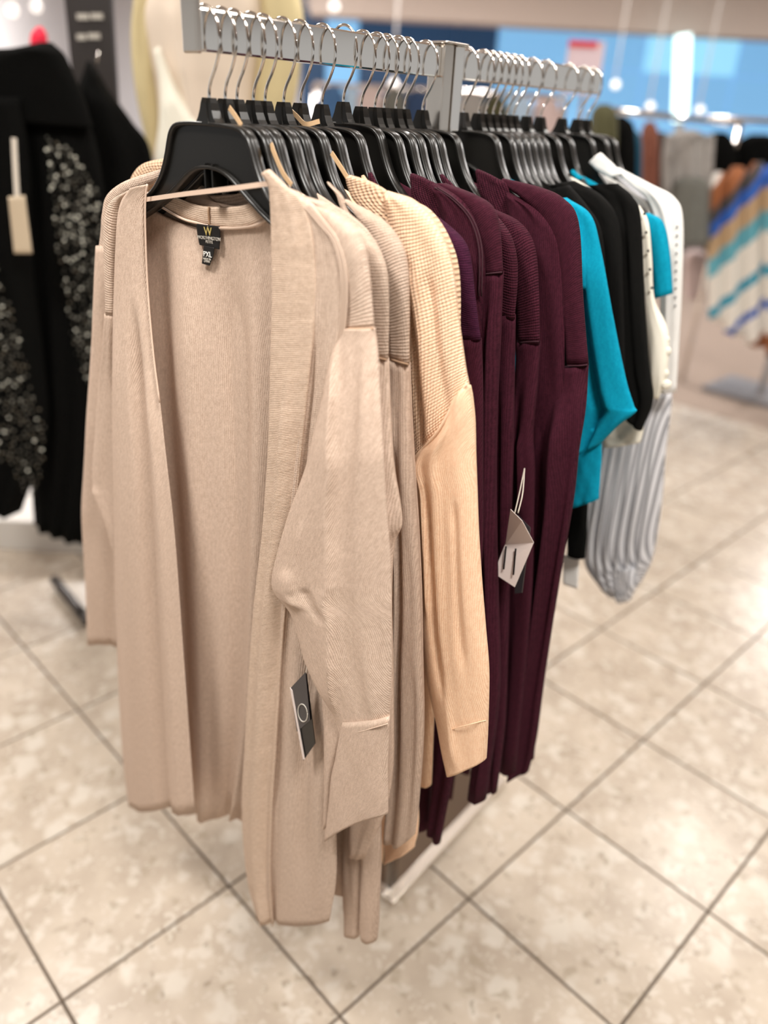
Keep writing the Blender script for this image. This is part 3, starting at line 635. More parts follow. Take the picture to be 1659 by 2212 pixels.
hanger(0.752, 'black plastic hanger holding the purple-tinted maroon cardigan')
e = garment('cardigan', 0.800, 'maroon cardigan with a triple-stitched front seam, first full maroon collar', group=MG)
body(e, 0.812, M['maroon'], 0.40, seed=27)
pillow('collar', [(887, 376), (888, 400), (892, 430), (915, 470), (950, 530)], [(892, 374), (925, 388), (952, 406), (985, 470), (1005, 530)], 0.786, 0.005, M['maroon_rib'], e, nu=12, rot=False)
pillow('front_panel', [(930, 398), (945, 430), (965, 500), (985, 600), (995, 700), (1000, 850)], [(940, 396), (995, 430), (1030, 482), (1046, 560), (1042, 680), (1035, 850)], 0.784, 0.010, M['maroon'], e, nu=18, seed=28)
for k in range(2): seam('front_seam', [(945 - 6 * k, 405, 0.776), (985 - 6 * k, 432, 0.774), (1022 - 6 * k, 475, 0.774), (1041 - 6 * k, 540, 0.774), (1040 - 6 * k, 640, 0.775)], M['thread_dark'], e, 0.001)
pillow('shoulder_yoke', [(940, 396), (990, 425), (1025, 480), (1042, 540), (1046, 592)], [(962, 396), (1025, 421), (1062, 447), (1078, 500), (1086, 590)], 0.795, 0.012, M['maroon'], e, nu=16, rot=True, wob=0.0004)
seam('sleeve_seam', [(1047, 592, 0.7885), (1065, 590, 0.7880), (1084, 588, 0.791)], M['thread_dark'], e, 0.001)
pillow('sleeve', [(1044, 590), (1040, 720), (1036, 900), (1034, 1100), (1036, 1300), (1040, 1500), (1012, 1722)], [(1086, 588), (1080, 720), (1072, 900), (1070, 1100), (1075, 1300), (1078, 1500), (1048, 1728)], 0.792, 0.012, M['maroon'], e, blend=0.006, nu=16, seed=29, folds=[(0.7, 0.7, 0.12, 0.006, 0.05, 1.1, 'g')])
hanger(0.800, 'black plastic hanger holding the triple-stitched maroon cardigan', 0.004, -0.01)
hanger(0.822, 'spare black plastic hanger behind the first full maroon collar')
e = garment('cardigan', 0.848, 'rib-shouldered maroon cardigan squeezed between two smoother maroon ones', group=MG)
body(e, 0.856, M['maroon'], 0.42, seed=30)
pillow('collar', [(950, 378), (955, 392), (962, 402)], [(956, 376), (972, 392), (984, 404)], 0.836, 0.003, M['maroon_rib'], e, nu=6)
pillow('shoulder_yoke', [(1020, 440), (1055, 475), (1075, 530), (1080, 600), (1078, 680)], [(1040, 436), (1092, 495), (1112, 545), (1116, 611), (1111, 690)], 0.838, 0.010, M['maroon_rib'], e, nu=14, rot=True, wob=0.0004)
pillow('sleeve', [(1076, 680), (1070, 850), (1066, 1000), (1064, 1200), (1056, 1400), (1050, 1560), (1054, 1710)], [(1112, 680), (1108, 850), (1106, 1000), (1100, 1200), (1096, 1400), (1090, 1560), (1072, 1712)], 0.836, 0.011, M['maroon'], e, blend=0.005, nu=14, seed=31, folds=[(0.4, 0.5, 0.12, -0.006, 0.1, 1.1, 'g')])
hanger(0.848, 'black plastic hanger holding the rib-shouldered maroon cardigan'); hanger(0.866, 'spare black plastic hanger between the maroon shoulders')
e = garment('cardigan', 0.890, 'maroon cardigan whose sleeve carries the white hanging tag', group=MG)
body(e, 0.898, M['maroon'], 0.40, seed=32)
pillow('shoulder_yoke', [(1040, 440), (1085, 490), (1108, 560), (1116, 640), (1120, 740)], [(1060, 450), (1118, 478), (1152, 528), (1162, 620), (1166, 742)], 0.878, 0.011, M['maroon_rib'], e, nu=14, rot=True, wob=0.0004)
seam('sleeve_seam', [(1125, 740, 0.8715), (1146, 738, 0.8715), (1164, 738, 0.875)], M['thread_dark'], e, 0.001)
pillow('sleeve', [(1118, 738), (1112, 850), (1106, 960), (1100, 1080), (1092, 1250), (1072, 1420), (1066, 1662)], [(1166, 738), (1160, 830), (1150, 930), (1154, 1010), (1152, 1120), (1148, 1300), (1112, 1668)], 0.874, 0.012, M['maroon'], e, blend=0.0075, nu=18, seed=33, folds=[(0.6, 0.7, 0.08, 0.010, 0.3, 0.6, 'g'), (0.3, 0.4, 0.12, -0.006, 0.1, 1.1, 'g')])
hanger(0.890, 'black plastic hanger holding the maroon cardigan with the white tag'); hanger(0.908, 'spare black plastic hanger just before the biggest maroon cardigan')
e = garment('cardigan', 0.948, 'broad maroon cardigan last before the rack post, long smooth sleeve', group=MG)
body(e, 0.958, M['maroon'], 0.42, seed=34)
pillow('collar', [(1028, 367), (1030, 390), (1040, 430), (1060, 480)], [(1033, 365), (1075, 385), (1100, 405), (1102, 480)], 0.922, 0.005, M['maroon_rib'], e, nu=12)
pillow('front_panel', [(1096, 415), (1098, 440), (1102, 500), (1110, 600), (1118, 750), (1124, 900), (1122, 1150), (1115, 1400)], [(1106, 420), (1165, 455), (1200, 500), (1215, 560), (1220, 720), (1216, 900), (1196, 1150), (1160, 1400)], 0.918, 0.010, M['maroon'], e, nu=20, seed=35)
pillow('shoulder_yoke', [(1080, 395), (1130, 430), (1175, 480), (1205, 560), (1216, 660), (1225, 788)], [(1088, 385), (1165, 404), (1215, 428), (1247, 478), (1258, 640), (1271, 788)], 0.926, 0.013, M['maroon'], e, nu=18, rot=True, wob=0.0005)
seam('sleeve_seam', [(1226, 790, 0.919), (1250, 790, 0.918), (1269, 788, 0.922)], M['thread_dark'], e, 0.001)
pillow('sleeve', [(1160, 800), (1152, 900), (1150, 1000), (1154, 1100), (1140, 1280), (1116, 1450), (1094, 1600), (1090, 1670)], [(1270, 788), (1264, 880), (1248, 980), (1237, 1086), (1206, 1270), (1176, 1460), (1157, 1600), (1140, 1668)], 0.916, 0.016, M['maroon'], e, blend=0.014, nu=28, seed=36,
       folds=[(0.6, 0.52, 0.1, 0.015, 0.05, 1.4, 'g'), (0.3, 0.25, 0.08, -0.006, 0.1, 1.1, 'g'), (0.85, 0.8, 0.08, -0.006, 0.1, 1.1, 'g')])
pillow('hem_tail', [(1140, 1545), (1140, 1600), (1146, 1640)], [(1158, 1545), (1156, 1600), (1153, 1640)], 0.921, 0.008, M['maroon'], e, nu=8)
hanger(0.948, 'black plastic hanger holding the broad maroon cardigan beside the post')
# white tag on the maroon sleeve
t2 = empty('price_tag', tuple(pxw(1110, 1190, 0.85)), 'white folded card tag with two black strokes hanging among the maroon sleeves', 'price tag')
quad('card', [(1092, 1174, 0.816), (1153, 1172, 0.816), (1112, 1268, 0.798), (1067, 1238, 0.798)], 0, 0.001, M['tag_white'], t2)
quad('folded_card', [(1103, 1100, 0.794), (1128, 1125, 0.794), (1153, 1172, 0.816), (1092, 1178, 0.816)], 0, 0.001, M['tag_white'], t2)
quad('card_back', [(1118, 1112, 0.832), (1146, 1140, 0.832), (1128, 1280, 0.832), (1112, 1282, 0.832)], 0, 0.001, M['tag_silver'], t2)
for (x0, y0, x1, y1) in ((1093, 1180, 1088, 1230), (1114, 1185, 1109, 1242)):
    quad('printed_stroke', [(x0 - 1.6, y0, 0.8085), (x0 + 1.6, y0, 0.8085), (x1 + 1.6, y1, 0.7965), (x1 - 1.6, y1, 0.7965)], 0, 0.0006, M['tag_black'], t2)
for dx in (0, 7): tube_obj('cord', [pxw(1133, 1012, 0.846), pxw(1122 + dx, 1065, 0.815), pxw(1112 + dx, 1108, 0.796)], 0.0009, M['cord'], t2, k=6)

# --- second arm: teal, black, cream, white and striped tops
e = garment('top', 1.045, 'bright teal batwing top next to the maroon sleeve', 'top')
body(e, 1.06, M['teal'], 0.86, seed=40, wt=0.17, wh=0.17)
pillow('batwing_sleeve', [(1190, 430), (1205, 500), (1215, 620), (1225, 760), (1230, 830), (1231, 860), (1232, 885), (1234, 930), (1236, 985)], [(1222, 427), (1276, 464), (1298, 540), (1322, 680), (1350, 815), (1369, 876), (1374, 890), (1338, 918), (1299, 957)], 1.038, 0.010, M['teal'], e, nu=24, seed=41,
       folds=[(0.45, 0.5, 0.10, -0.010, 0.2, 1.1, 'g'), (0.7, 0.62, 0.08, 0.006, 0.2, 1.1, 'g')])
pillow('side_panel', [(1225, 900), (1228, 980), (1232, 1040), (1236, 1096)], [(1302, 930), (1299, 980), (1296, 1030), (1293, 1078)], 1.044, 0.010, M['teal'], e, nu=16, seed=42)
pillow('shoulder_edge', [(1200, 440), (1222, 480), (1235, 560), (1240, 624)], [(1215, 436), (1250, 480), (1268, 560), (1277, 622)], 1.030, 0.007, M['teal'], e, nu=10)
hanger(1.045, 'black plastic hanger holding the bright teal batwing top')
bl = [(1.085, 'black knit top just behind the teal batwing', [(1230, 400), (1268, 445), (1298, 500), (1310, 620), (1315, 800)], 0.72),
      (1.125, 'second black knit top, in the middle of the black group', [(1240, 390), (1302, 425), (1336, 485), (1345, 620), (1352, 860)], 0.62),
      (1.165, 'outermost black knit top with long hem beside the cream lace', None, 0.50)]
for i, (d, lb, R_, zh) in enumerate(bl):
    e = garment('top', d, lb, 'top', 'black tops')
    body(e, d + 0.01, M['black'], zh, seed=50 + i, wt=0.17, wh=0.17)
    if R_:
        pillow('sleeve', [(x - 55, y + 12) for x, y in R_], R_, d - 0.006, 0.011, M['black'], e, nu=14, seed=51 + i)
    else:
        pillow('sleeve', [(1270, 400), (1310, 440), (1325, 520), (1330, 650), (1338, 780), (1350, 860), (1354, 902)], [(1335, 396), (1366, 425), (1383, 470), (1391, 640), (1402, 790), (1410, 862), (1386, 930)], d - 0.006, 0.012, M['black'], e, nu=20, seed=53,
               folds=[(0.5, 0.55, 0.1, -0.006, 0.1, 1.1, 'g')])
    hanger(d, 'black plastic hanger holding the ' + ['first', 'second', 'outermost'][i] + ' black knit top')
    hanger(d + 0.02, 'spare black plastic hanger behind the ' + ['first', 'second', 'outermost'][i] + ' black knit top')
e = garment('skirt', 1.185, 'black hem hanging low under the teal top', 'skirt')
pillow('panel', [(1225, 1060), (1226, 1130), (1226, 1196)], [(1270, 1060), (1268, 1130), (1263, 1206)], 1.10, 0.012, M['black_cloth'], e, nu=14)
e = garment('top', 1.20, 'beige-lined top showing under the black hem', 'top')
pillow('panel', [(1302, 880), (1302, 930), (1304, 966)], [(1392, 870), (1392, 915), (1384, 955)], 1.19, 0.012, M['cream'], e, nu=14)
e = garment('blouse', 1.225, 'cream blouse with scalloped lace edge and dark buttons', 'blouse')
body(e, 1.24, M['cream'], 0.9, seed=60, wt=0.17, wh=0.17)
pillow('sleeve', [(1372, 440), (1382, 480), (1388, 560), (1394, 640), (1400, 740), (1405, 810), (1411, 858)], [(1382, 446), (1400, 480), (1408, 560), (1413, 645), (1443, 720), (1439, 815), (1422, 862)], 1.215, 0.012, M['cream'], e, nu=16, seed=61)
for k in range(5):
    b, z = RK.px(1436 + 4 * math.sin(k * 2), 735 + 24 * k, 1.212); c = RK.W(1.212, b, z)
    bm = bmesh.new(); bmesh.ops.create_uvsphere(bm, u_segments=10, v_segments=6, radius=0.008, matrix=Matrix.Translation(Vector(c)) @ Matrix.Diagonal((1, 0.5, 1, 1)))
    bm_obj('lace_scallop', bm, M['cream'], e, smooth=True)
for k in range(5):
    b, z = RK.px(1392 + 4 * k, 462 + 40 * k, 1.203); c = RK.W(1.203, b, z)
    bm = bmesh.new(); bmesh.ops.create_uvsphere(bm, u_segments=8, v_segments=5, radius=0.0022, matrix=Matrix.Translation(Vector(c)))
    bm_obj('button', bm, M['tag_black'], e, smooth=True)
hanger(1.225, 'black plastic hanger holding the cream lace blouse')
e = garment('t_shirt', 1.27, 'short-sleeved teal T-shirt between the cream and white blouses', 't-shirt')
body(e, 1.28, M['teal'], 0.85, seed=62, wt=0.17, wh=0.17)
pillow('sleeve', [(1385, 462), (1398, 500), (1408, 570), (1414, 645)], [(1402, 460), (1432, 480), (1446, 545), (1453, 634)], 1.26, 0.013, M['teal'], e, nu=14)
hanger(1.27, 'black plastic hanger holding the teal T-shirt')
pillow('neck_edge', [(1232, 372), (1238, 380), (1246, 390)], [(1238, 366), (1252, 378), (1264, 384)], 1.26, 0.004, M['teal'], e, nu=6)
e = garment('blouse', 1.345, 'white blouse with a dotted seam, farthest shoulder on the rack', 'blouse')
body(e, 1.36, M['white'], 0.85, seed=63, wt=0.17, wh=0.17)
pillow('collar', [(1274, 352), (1290, 368), (1318, 385)], [(1298, 330), (1320, 350), (1345, 375)], 1.32, 0.008, M['white'], e, nu=10)
pillow('sleeve', [(1320, 368), (1365, 400), (1405, 440), (1425, 520), (1428, 640), (1426, 740), (1424, 848)], [(1336, 362), (1405, 398), (1455, 426), (1474, 475), (1472, 620), (1466, 740), (1460, 846)], 1.335, 0.015, M['white'], e, nu=18, seed=64, folds=[(0.5, 0.5, 0.1, 0.006, 0.2, 1.1, 'g')])
for k in range(10):
    b, z = RK.px(1463 - 0.5 * k, 490 + 19 * k, 1.320); c = RK.W(1.320, b, z)
    bm = bmesh.new(); bmesh.ops.create_uvsphere(bm, u_segments=8, v_segments=5, radius=0.0018, matrix=Matrix.Translation(Vector(c)))
    bm_obj('seam_dot', bm, M['tag_silver'], e, smooth=True)
hanger(1.345, 'black plastic hanger holding the white blouse')
e = garment('blouse', 1.40, 'grey and white striped blouse with a full gathered sleeve hanging lowest', 'blouse')
body(e, 1.415, M['grey_stripe'], 0.8, seed=65, wt=0.17, wh=0.17)
pillow('sleeve', [(1318, 850), (1304, 920), (1290, 1000), (1276, 1080), (1264, 1160), (1270, 1215), (1300, 1258), (1322, 1284)], [(1450, 848), (1446, 900), (1436, 980), (1428, 1070), (1416, 1160), (1405, 1215), (1388, 1250), (1374, 1272)], 1.385, 0.040, M['grey_stripe'], e, nu=40, seed=66, power=2.2, wave=(7, 0.007, 2.0))
pillow('cuff', [(1320, 1222), (1322, 1262), (1332, 1298)], [(1374, 1224), (1378, 1256), (1362, 1296)], 1.36, 0.018, M['grey_stripe'], e, nu=14, wave=(4, 0.003, 1))
hanger(1.40, 'black plastic hanger holding the grey striped blouse'); hanger(1.435, 'black plastic hanger, farthest back on the second rail')
e = garment('price_tag', 1.12, 'white card hanging low below the black hem', 'price tag')
pillow('card', [(1216, 1198), (1216, 1262)], [(1252, 1205), (1248, 1272)], 1.11, 0.001, M['white'], e, nu=6, wob=0.0005, power=8)

# ------------------------------------------------------------------ left rack of black sequin garments
LD = 2.15
def gar2(name, d, x, label, cat, group=None):
    b, _ = ST.px(x, 900, d); return empty(name, (b, d, 0), label, cat, group)
rl = gar2('clothes_rack', LD, 60, 'pale metal rack carrying the black sequin garments at the left', 'clothes rack')
b0, zt = ST.px(60, 192, LD); 
tube_obj('rail', [(b0 - 0.75, LD - 0.1, zt + 0.02), (b0, LD, zt), (b0 + 0.09, LD + 0.02, zt - 0.01)], 0.012, M['brushed'], rl, k=10)
tube_obj('post', [(b0 - 0.5, LD + 0.1, zt), (b0 - 0.5, LD + 0.1, 0.12)], 0.016, M['brushed'], rl, k=10, sub=1)
p, q = floor_at(118, 1252, 0.03), floor_at(190, 1342, 0.03)
tube_obj('foot', [tuple(p), tuple((p + q) / 2), tuple(q)], 0.017, plain('dark_steel', (70, 66, 64), 0.35, 0.8), rl, k=10, sub=2)
M['plinth'] = plain('white_plinth_laminate', (232, 228, 222), 0.35)
c = floor_at(60, 1180, 0.0)
box_obj('display_plinth', (c[0] - 0.55, c[1] + 0.62, 0.06), 2.0, 1.3, 0.12, M['plinth'], bev=0.004, label='low white display plinth under the black sequin garments', cat='plinth')
LB = [
 ('black long coat beside the mannequin on the left rack', 'coat', 2.28, [(190, 130), (150, 260), (130, 420), (120, 650), (110, 900), (100, 1130)], [(225, 190), (285, 262), (330, 345), (335, 600), (320, 900), (260, 1180)], None),
 ('black dress with sequin panel in the middle of the left rack', 'dress', 2.16, [(60, 200), (25, 330), (35, 520), (45, 720), (60, 920), (76, 1128)], [(150, 190), (205, 300), (232, 480), (240, 720), (232, 950), (195, 1168)], [(95, 290), (150, 320), (215, 415), (222, 600), (205, 760), (192, 840), (160, 760), (120, 520)]),
 ('black sequin dress cut by the left edge of the photo', 'dress', 2.05, [(-90, 220), (-120, 400), (-120, 600), (-110, 800), (-100, 950), (-90, 1100)], [(40, 210), (62, 350), (66, 560), (88, 760), (98, 940), (44, 1106)], [(-60, 520), (0, 575), (40, 720), (98, 930), (92, 1020), (62, 1085), (36, 1030), (-10, 980), (-60, 900)]),
]
M['sequin'] = plain('dark_sequin', (112, 109, 100), 0.42, 0.9)
def inside(pt, poly):
    x, y = pt; r = False
    for i in range(len(poly)):
        (x1, y1), (x2, y2) = poly[i - 1], poly[i]
        if (y1 > y) != (y2 > y) and x < (x2 - x1) * (y - y1) / (y2 - y1) + x1: r = not r
    return r
for i, (lb, ct, d, L_, R_, poly) in enumerate(LB):
    e = gar2(ct, d, (L_[3][0] + R_[3][0]) / 2, lb, ct)
    pillow('body', L_, R_, d, 0.05, M['black_cloth'], e, fr=ST, nu=24, seed=70 + i, wave=(4, 0.012, 1.0), power=2.2)
    (x0, y0), (x1, y1) = L_[0], R_[0]
    tube_obj('hanger_hook', [ST.W(d, *ST.px((x0 + x1) / 2, y0 + 10, d)), ST.W(d, *ST.px((x0 + x1) / 2 + 6, y0 - 20, d))], 0.002, M['chrome'], e, k=6, sub=1)
    if poly:
        rnd = random.Random(i); V, Fc = [], []
        xs = [p[0] for p in poly]; ys = [p[1] for p in poly]; cnt = 0
        got = []
        while cnt < 330:
            x, y = rnd.uniform(min(xs), max(xs)), rnd.uniform(min(ys), max(ys))
            if not inside((x, y), poly) or any((x - p) ** 2 + (y - q) ** 2 < 60 for p, q in got): cnt += 0.02; continue
            got.append((x, y)); cnt += 1; b, z = ST.px(x, y, d - 0.062); c = Vector((b, d - 0.062 + rnd.uniform(-0.004, 0.004), z))
            n = Vector((rnd.gauss(0, 0.35), -1, rnd.gauss(0.35, 0.3))).normalized(); u = n.orthogonal().normalized(); v = n.cross(u); k0 = len(V)
            for k in range(6): V.append(c + (u * math.cos(k * 1.047) + v * math.sin(k * 1.047)) * 0.0046)
            Fc.append(tuple(range(k0, k0 + 6)))
        mesh_obj('sequins', V, Fc, M['sequin'], e, smooth=False, kind='stuff')
e = gar2('scarf', 2.1, 100, 'black bunched collar piece on top of the left rack', 'scarf')
pillow('drape', [(88, 92), (30, 104), (-50, 112), (-90, 170), (-90, 250)], [(112, 92), (138, 118), (158, 160), (182, 215), (200, 275)], 2.12, 0.05, M['black_cloth'], e, fr=ST, nu=18, power=2)
e = gar2('price_tag', 1.98, 40, 'cream hang tag on a long loop over the leftmost black dress', 'price tag')
pillow('card', [(17, 425), (30, 548)], [(54, 422), (70, 548)], 1.94, 0.001, plain('cream_card', (196, 178, 152), 0.6), e, fr=ST, nu=6, wob=0, power=8)
ribbon('loop', [(30, 298, 1.95), (33, 360, 1.945), (37, 428, 1.94)], 0.012, 0.001, M['cord'], e, fr=ST)
sg = gar2('sign', 2.5, 195, 'tall black sign panel with pale lettering behind the black garments', 'sign')
quadp = [(133, -60), (236, -60), (253, 228), (162, 228)]
Vq = [ST.W(2.5, *ST.px(x, y, 2.5)) for x, y in quadp]; Vq += [v + np.array([0, 0.02, 0]) for v in Vq]
mesh_obj('panel', Vq, [(3, 2, 1, 0), (4, 5, 6, 7)] + [(i, (i + 1) % 4, 4 + (i + 1) % 4, 4 + i) for i in range(4)], plain('black_sign', (44, 38, 36), 0.5), sg, smooth=False)
for (x0, x1, y) in ((166, 192, 36), (196, 222, 35), (166, 186, 80), (190, 216, 78)):
    ribbon('lettering', [(x0, y, 2.495), (x1, y, 2.495)], 0.014, 0.002, M['greyprint'], sg, fr=ST)
tube_obj('stand', [ST.W(2.51, *ST.px(200, 225, 2.51)), tuple(np.array([ST.px(200, 225, 2.51)[0], 2.51, 0.01]))], 0.012, M['tag_black'], sg, k=8, sub=1)
# red knitted hat behind the garments
e = gar2('hat', 2.6, 84, 'bright red rounded hat peeking above the black garments', 'hat')
pillow('crown', [(80, 58), (68, 75), (66, 100)], [(90, 58), (100, 75), (102, 100)], 2.6, 0.05, plain('red_felt', (230, 20, 60), 0.7), e, fr=ST, nu=12, power=2, wob=0)
tube_obj('support', [ST.W(2.62, *ST.px(84, 95, 2.62)), np.array([ST.px(84, 95, 2.62)[0], 2.62, 0.02])], 0.01, M['brushed'], e, k=8, sub=1)

# ------------------------------------------------------------------ mannequin behind the rail
MD = 2.45
M['khaki'] = plain('khaki_sleeve_cloth', (206, 190, 146), 0.85, noise=0.05)
M['drape'] = plain('blush_drape_cloth', (222, 206, 188), 0.8, noise=0.04)
M['ivory'] = plain('ivory_drape_cloth', (238, 234, 218), 0.75, noise=0.03)
mq = gar2('mannequin', MD, 450, 'mannequin in a pale draped top with khaki sleeves behind the rail', 'mannequin')
pillow('draped_top', [(395, -120), (350, -60), (318, 20), (325, 100), (340, 180), (345, 260), (335, 340), (330, 440), (330, 600)], [(520, -120), (560, -60), (580, 20), (572, 100), (560, 180), (556, 260), (560, 340), (570, 440), (580, 600)], MD, 0.13, M['drape'], mq, fr=ST, nu=30, power=2.0, wob=0.004,
       folds=[(0.2, 0.6, 0.06, 0.02, 0.2, 0.9, 'g')])
pillow('drape_fold', [(332, 110), (345, 180), (346, 250), (338, 330), (335, 420)], [(345, 100), (372, 170), (405, 230), (450, 300), (500, 400)], MD - 0.13, 0.03, M['ivory'], mq, fr=ST, nu=18, power=2.0)
pillow('sleeve', [(340, -120), (300, -50), (286, 30), (285, 110), (292, 190), (306, 265), (328, 345)], [(400, -120), (345, -50), (332, 30), (334, 110), (342, 190), (346, 265), (344, 348)], MD - 0.02, 0.06, M['khaki'], mq, fr=ST, nu=20, power=2.0, wob=0.003)
pillow('sleeve', [(520, -120), (548, -50), (560, 30), (556, 110), (548, 200), (540, 300), (530, 380)], [(580, -120), (630, -50), (655, 30), (652, 110), (640, 200), (615, 300), (590, 390)], MD - 0.02, 0.06, M['khaki'], mq, fr=ST, nu=20, power=2.0, wob=0.003)
bq, zq = ST.px(455, -120, MD)
M['mannequin'] = plain('matte_white_mannequin', (226, 220, 212), 0.5)
pillow('neck_and_head', [(bq - 0.05, zq + 0.34), (bq - 0.085, zq + 0.26), (bq - 0.08, zq + 0.15), (bq - 0.05, zq + 0.08), (bq - 0.07, zq - 0.02)], [(bq + 0.05, zq + 0.34), (bq + 0.085, zq + 0.26), (bq + 0.08, zq + 0.15), (bq + 0.05, zq + 0.08), (bq + 0.07, zq - 0.02)], MD, 0.08, M['mannequin'], mq, fr=ST, metric=True, power=2, wob=0, nu=14)
b6, z6 = ST.px(455, 600, MD)
for sx in (-1, 1):
    pillow('leg', [(b6 + sx * 0.09 - 0.085, z6 + 0.02), (b6 + sx * 0.09 - 0.06, z6 - 0.35), (b6 + sx * 0.09 - 0.045, 0.25), (b6 + sx * 0.09 - 0.05, 0.12)], [(b6 + sx * 0.09 + 0.085, z6 + 0.02), (b6 + sx * 0.09 + 0.06, z6 - 0.35), (b6 + sx * 0.09 + 0.045, 0.25), (b6 + sx * 0.09 + 0.05, 0.12)], MD, 0.07, M['black_cloth'], mq, fr=ST, metric=True, power=2, wob=0, nu=12)
box_obj('display_plinth', (b6, MD, 0.06), 0.6, 0.5, 0.12, M['plinth'], bev=0.004, label='small white plinth under the draped mannequin', cat='plinth')

# ------------------------------------------------------------------ far store: glowing blue wall panels, signs, racks
def at(x, y, d): b, z = ST.px(x, y, d); return Vector((b, d, z))
M['pane'] = plain('glowing_blue_panel', (128, 186, 232), 0.2, emit=0.75)  # emission put into the colour so the far blue wall looks lit
M['glow_panel_pale'] = plain('glowing_pale_blue_panel', (150, 214, 244), 0.2, emit=0.95)
M['glow_panel_navy'] = plain('faintly_glowing_navy_panel', (52, 84, 122), 0.2, emit=0.25)
M['tube'] = plain('lit_tube', (225, 255, 255), 0.3, emit=2.2)
M['frame_blue'] = plain('blue_grey_frame', (110, 150, 190), 0.5)
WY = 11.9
blue_glow = empty('glow_wall_1', tuple(at(1150, 200, WY)), None, None); blue_glow['kind'] = 'structure'  # stands for the lit blue far wall; its glow is added, no real glazing
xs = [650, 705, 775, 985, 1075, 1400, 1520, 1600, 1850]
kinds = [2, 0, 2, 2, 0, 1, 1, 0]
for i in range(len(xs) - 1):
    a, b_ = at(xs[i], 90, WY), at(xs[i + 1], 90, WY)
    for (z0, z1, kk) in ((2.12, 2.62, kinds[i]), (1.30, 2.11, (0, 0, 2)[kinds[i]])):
        box_obj('pane', ((a.x + b_.x) / 2, WY, (z0 + z1) / 2), b_.x - a.x - 0.01, 0.02, z1 - z0, (M['pane'], M['glow_panel_pale'], M['glow_panel_navy'])[kk], blue_glow)
p, q = at(668, 75, 9.3), at(2300, 75, 9.3)
box_obj('trim_1', ((p.x + q.x) / 2, 9.5, (2.33 + CEIL) / 2), q.x - p.x, 0.4, CEIL - 2.33, M['ceiling'], kind='structure')
a, b_ = at(1476, 75, 9.0), at(1468, 262, 9.0)
e = empty('light_tube', tuple(b_), 'bright white vertical light tube before the glowing blue wall panels', 'light')
tube_obj('glowing_tube', [a, (a + b_) / 2, b_], 0.075, M['tube'], e, k=12, sub=2)
box_obj('stand', (b_.x, b_.y, b_.z / 2), 0.08, 0.08, b_.z - 0.02, M['brushed'], e)
# red and white sale sign
sp_ = at(1262, 140, 5.0); s2 = empty('sign', (sp_.x, 5.0, 0), 'white poster sign with red header standing above the far rack', 'sign')
def sq(name, x0, y0, x1, y1, d, mat, par, th=0.015):
    p, q = at(x0, y0, d), at(x1, y1, d); return box_obj(name, ((p.x + q.x) / 2, d, (p.z + q.z) / 2), abs(q.x - p.x), th, abs(q.z - p.z), mat, par)
sq('poster', 1230, 86, 1290, 205, 5.0, plain('poster_white', (226, 206, 214), 0.6), s2)
sq('header', 1230, 86, 1290, 103, 4.985, plain('poster_red', (226, 60, 74), 0.6), s2)
sq('printed_figure', 1252, 150, 1262, 178, 4.985, plain('poster_dark', (96, 88, 96), 0.6), s2)
sq('printed_figure', 1236, 165, 1252, 195, 4.985, plain('poster_orange', (226, 140, 110), 0.6), s2)
p = at(1260, 205, 5.0); tube_obj('stand', [(p.x, 5.0, p.z), (p.x, 5.0, 0.02)], 0.012, M['brushed'], s2, k=8, sub=1)
# far garments: label, category, depth, left/right pixel edges, material
M['f_olive'] = plain('olive_cloth', (72, 70, 44), 0.9, noise=0.1); M['f_teal'] = plain('dark_teal_cloth', (8, 72, 96), 0.85, noise=0.1)
M['f_brown'] = plain('rust_cloth', (120, 72, 56), 0.9, noise=0.1); M['f_grey'] = plain('marled_grey_cloth', (150, 146, 142), 0.9, noise=0.25, nscale=30)
M['f_dgrey'] = plain('dark_marled_grey_cloth', (104, 104, 98), 0.9, noise=0.3, nscale=30); M['f_jean'] = plain('denim', (66, 104, 148), 0.85, noise=0.15)
M['f_blush'] = plain('blush_cloth', (206, 186, 182), 0.85, noise=0.05); M['f_pale'] = plain('pale_blue_cloth', (176, 200, 222), 0.85, noise=0.06)
M['f_navy'] = plain('navy_cloth', (40, 62, 96), 0.85, noise=0.1)
M['f_multi'] = striped('multicolour_diagonal_stripe', [(0, (228, 224, 216)), (0.17, (46, 150, 180)), (0.23, (232, 228, 220)), (0.36, (44, 96, 184)), (0.41, (232, 228, 222)), (0.55, (152, 92, 54)), (0.66, (70, 66, 66)), (0.72, (44, 96, 184)), (0.79, (186, 158, 124)), (0.9, (96, 168, 186))], 0.95, angle=0.0, wob=0.0, world=(1.25, 0.0, -0.6))
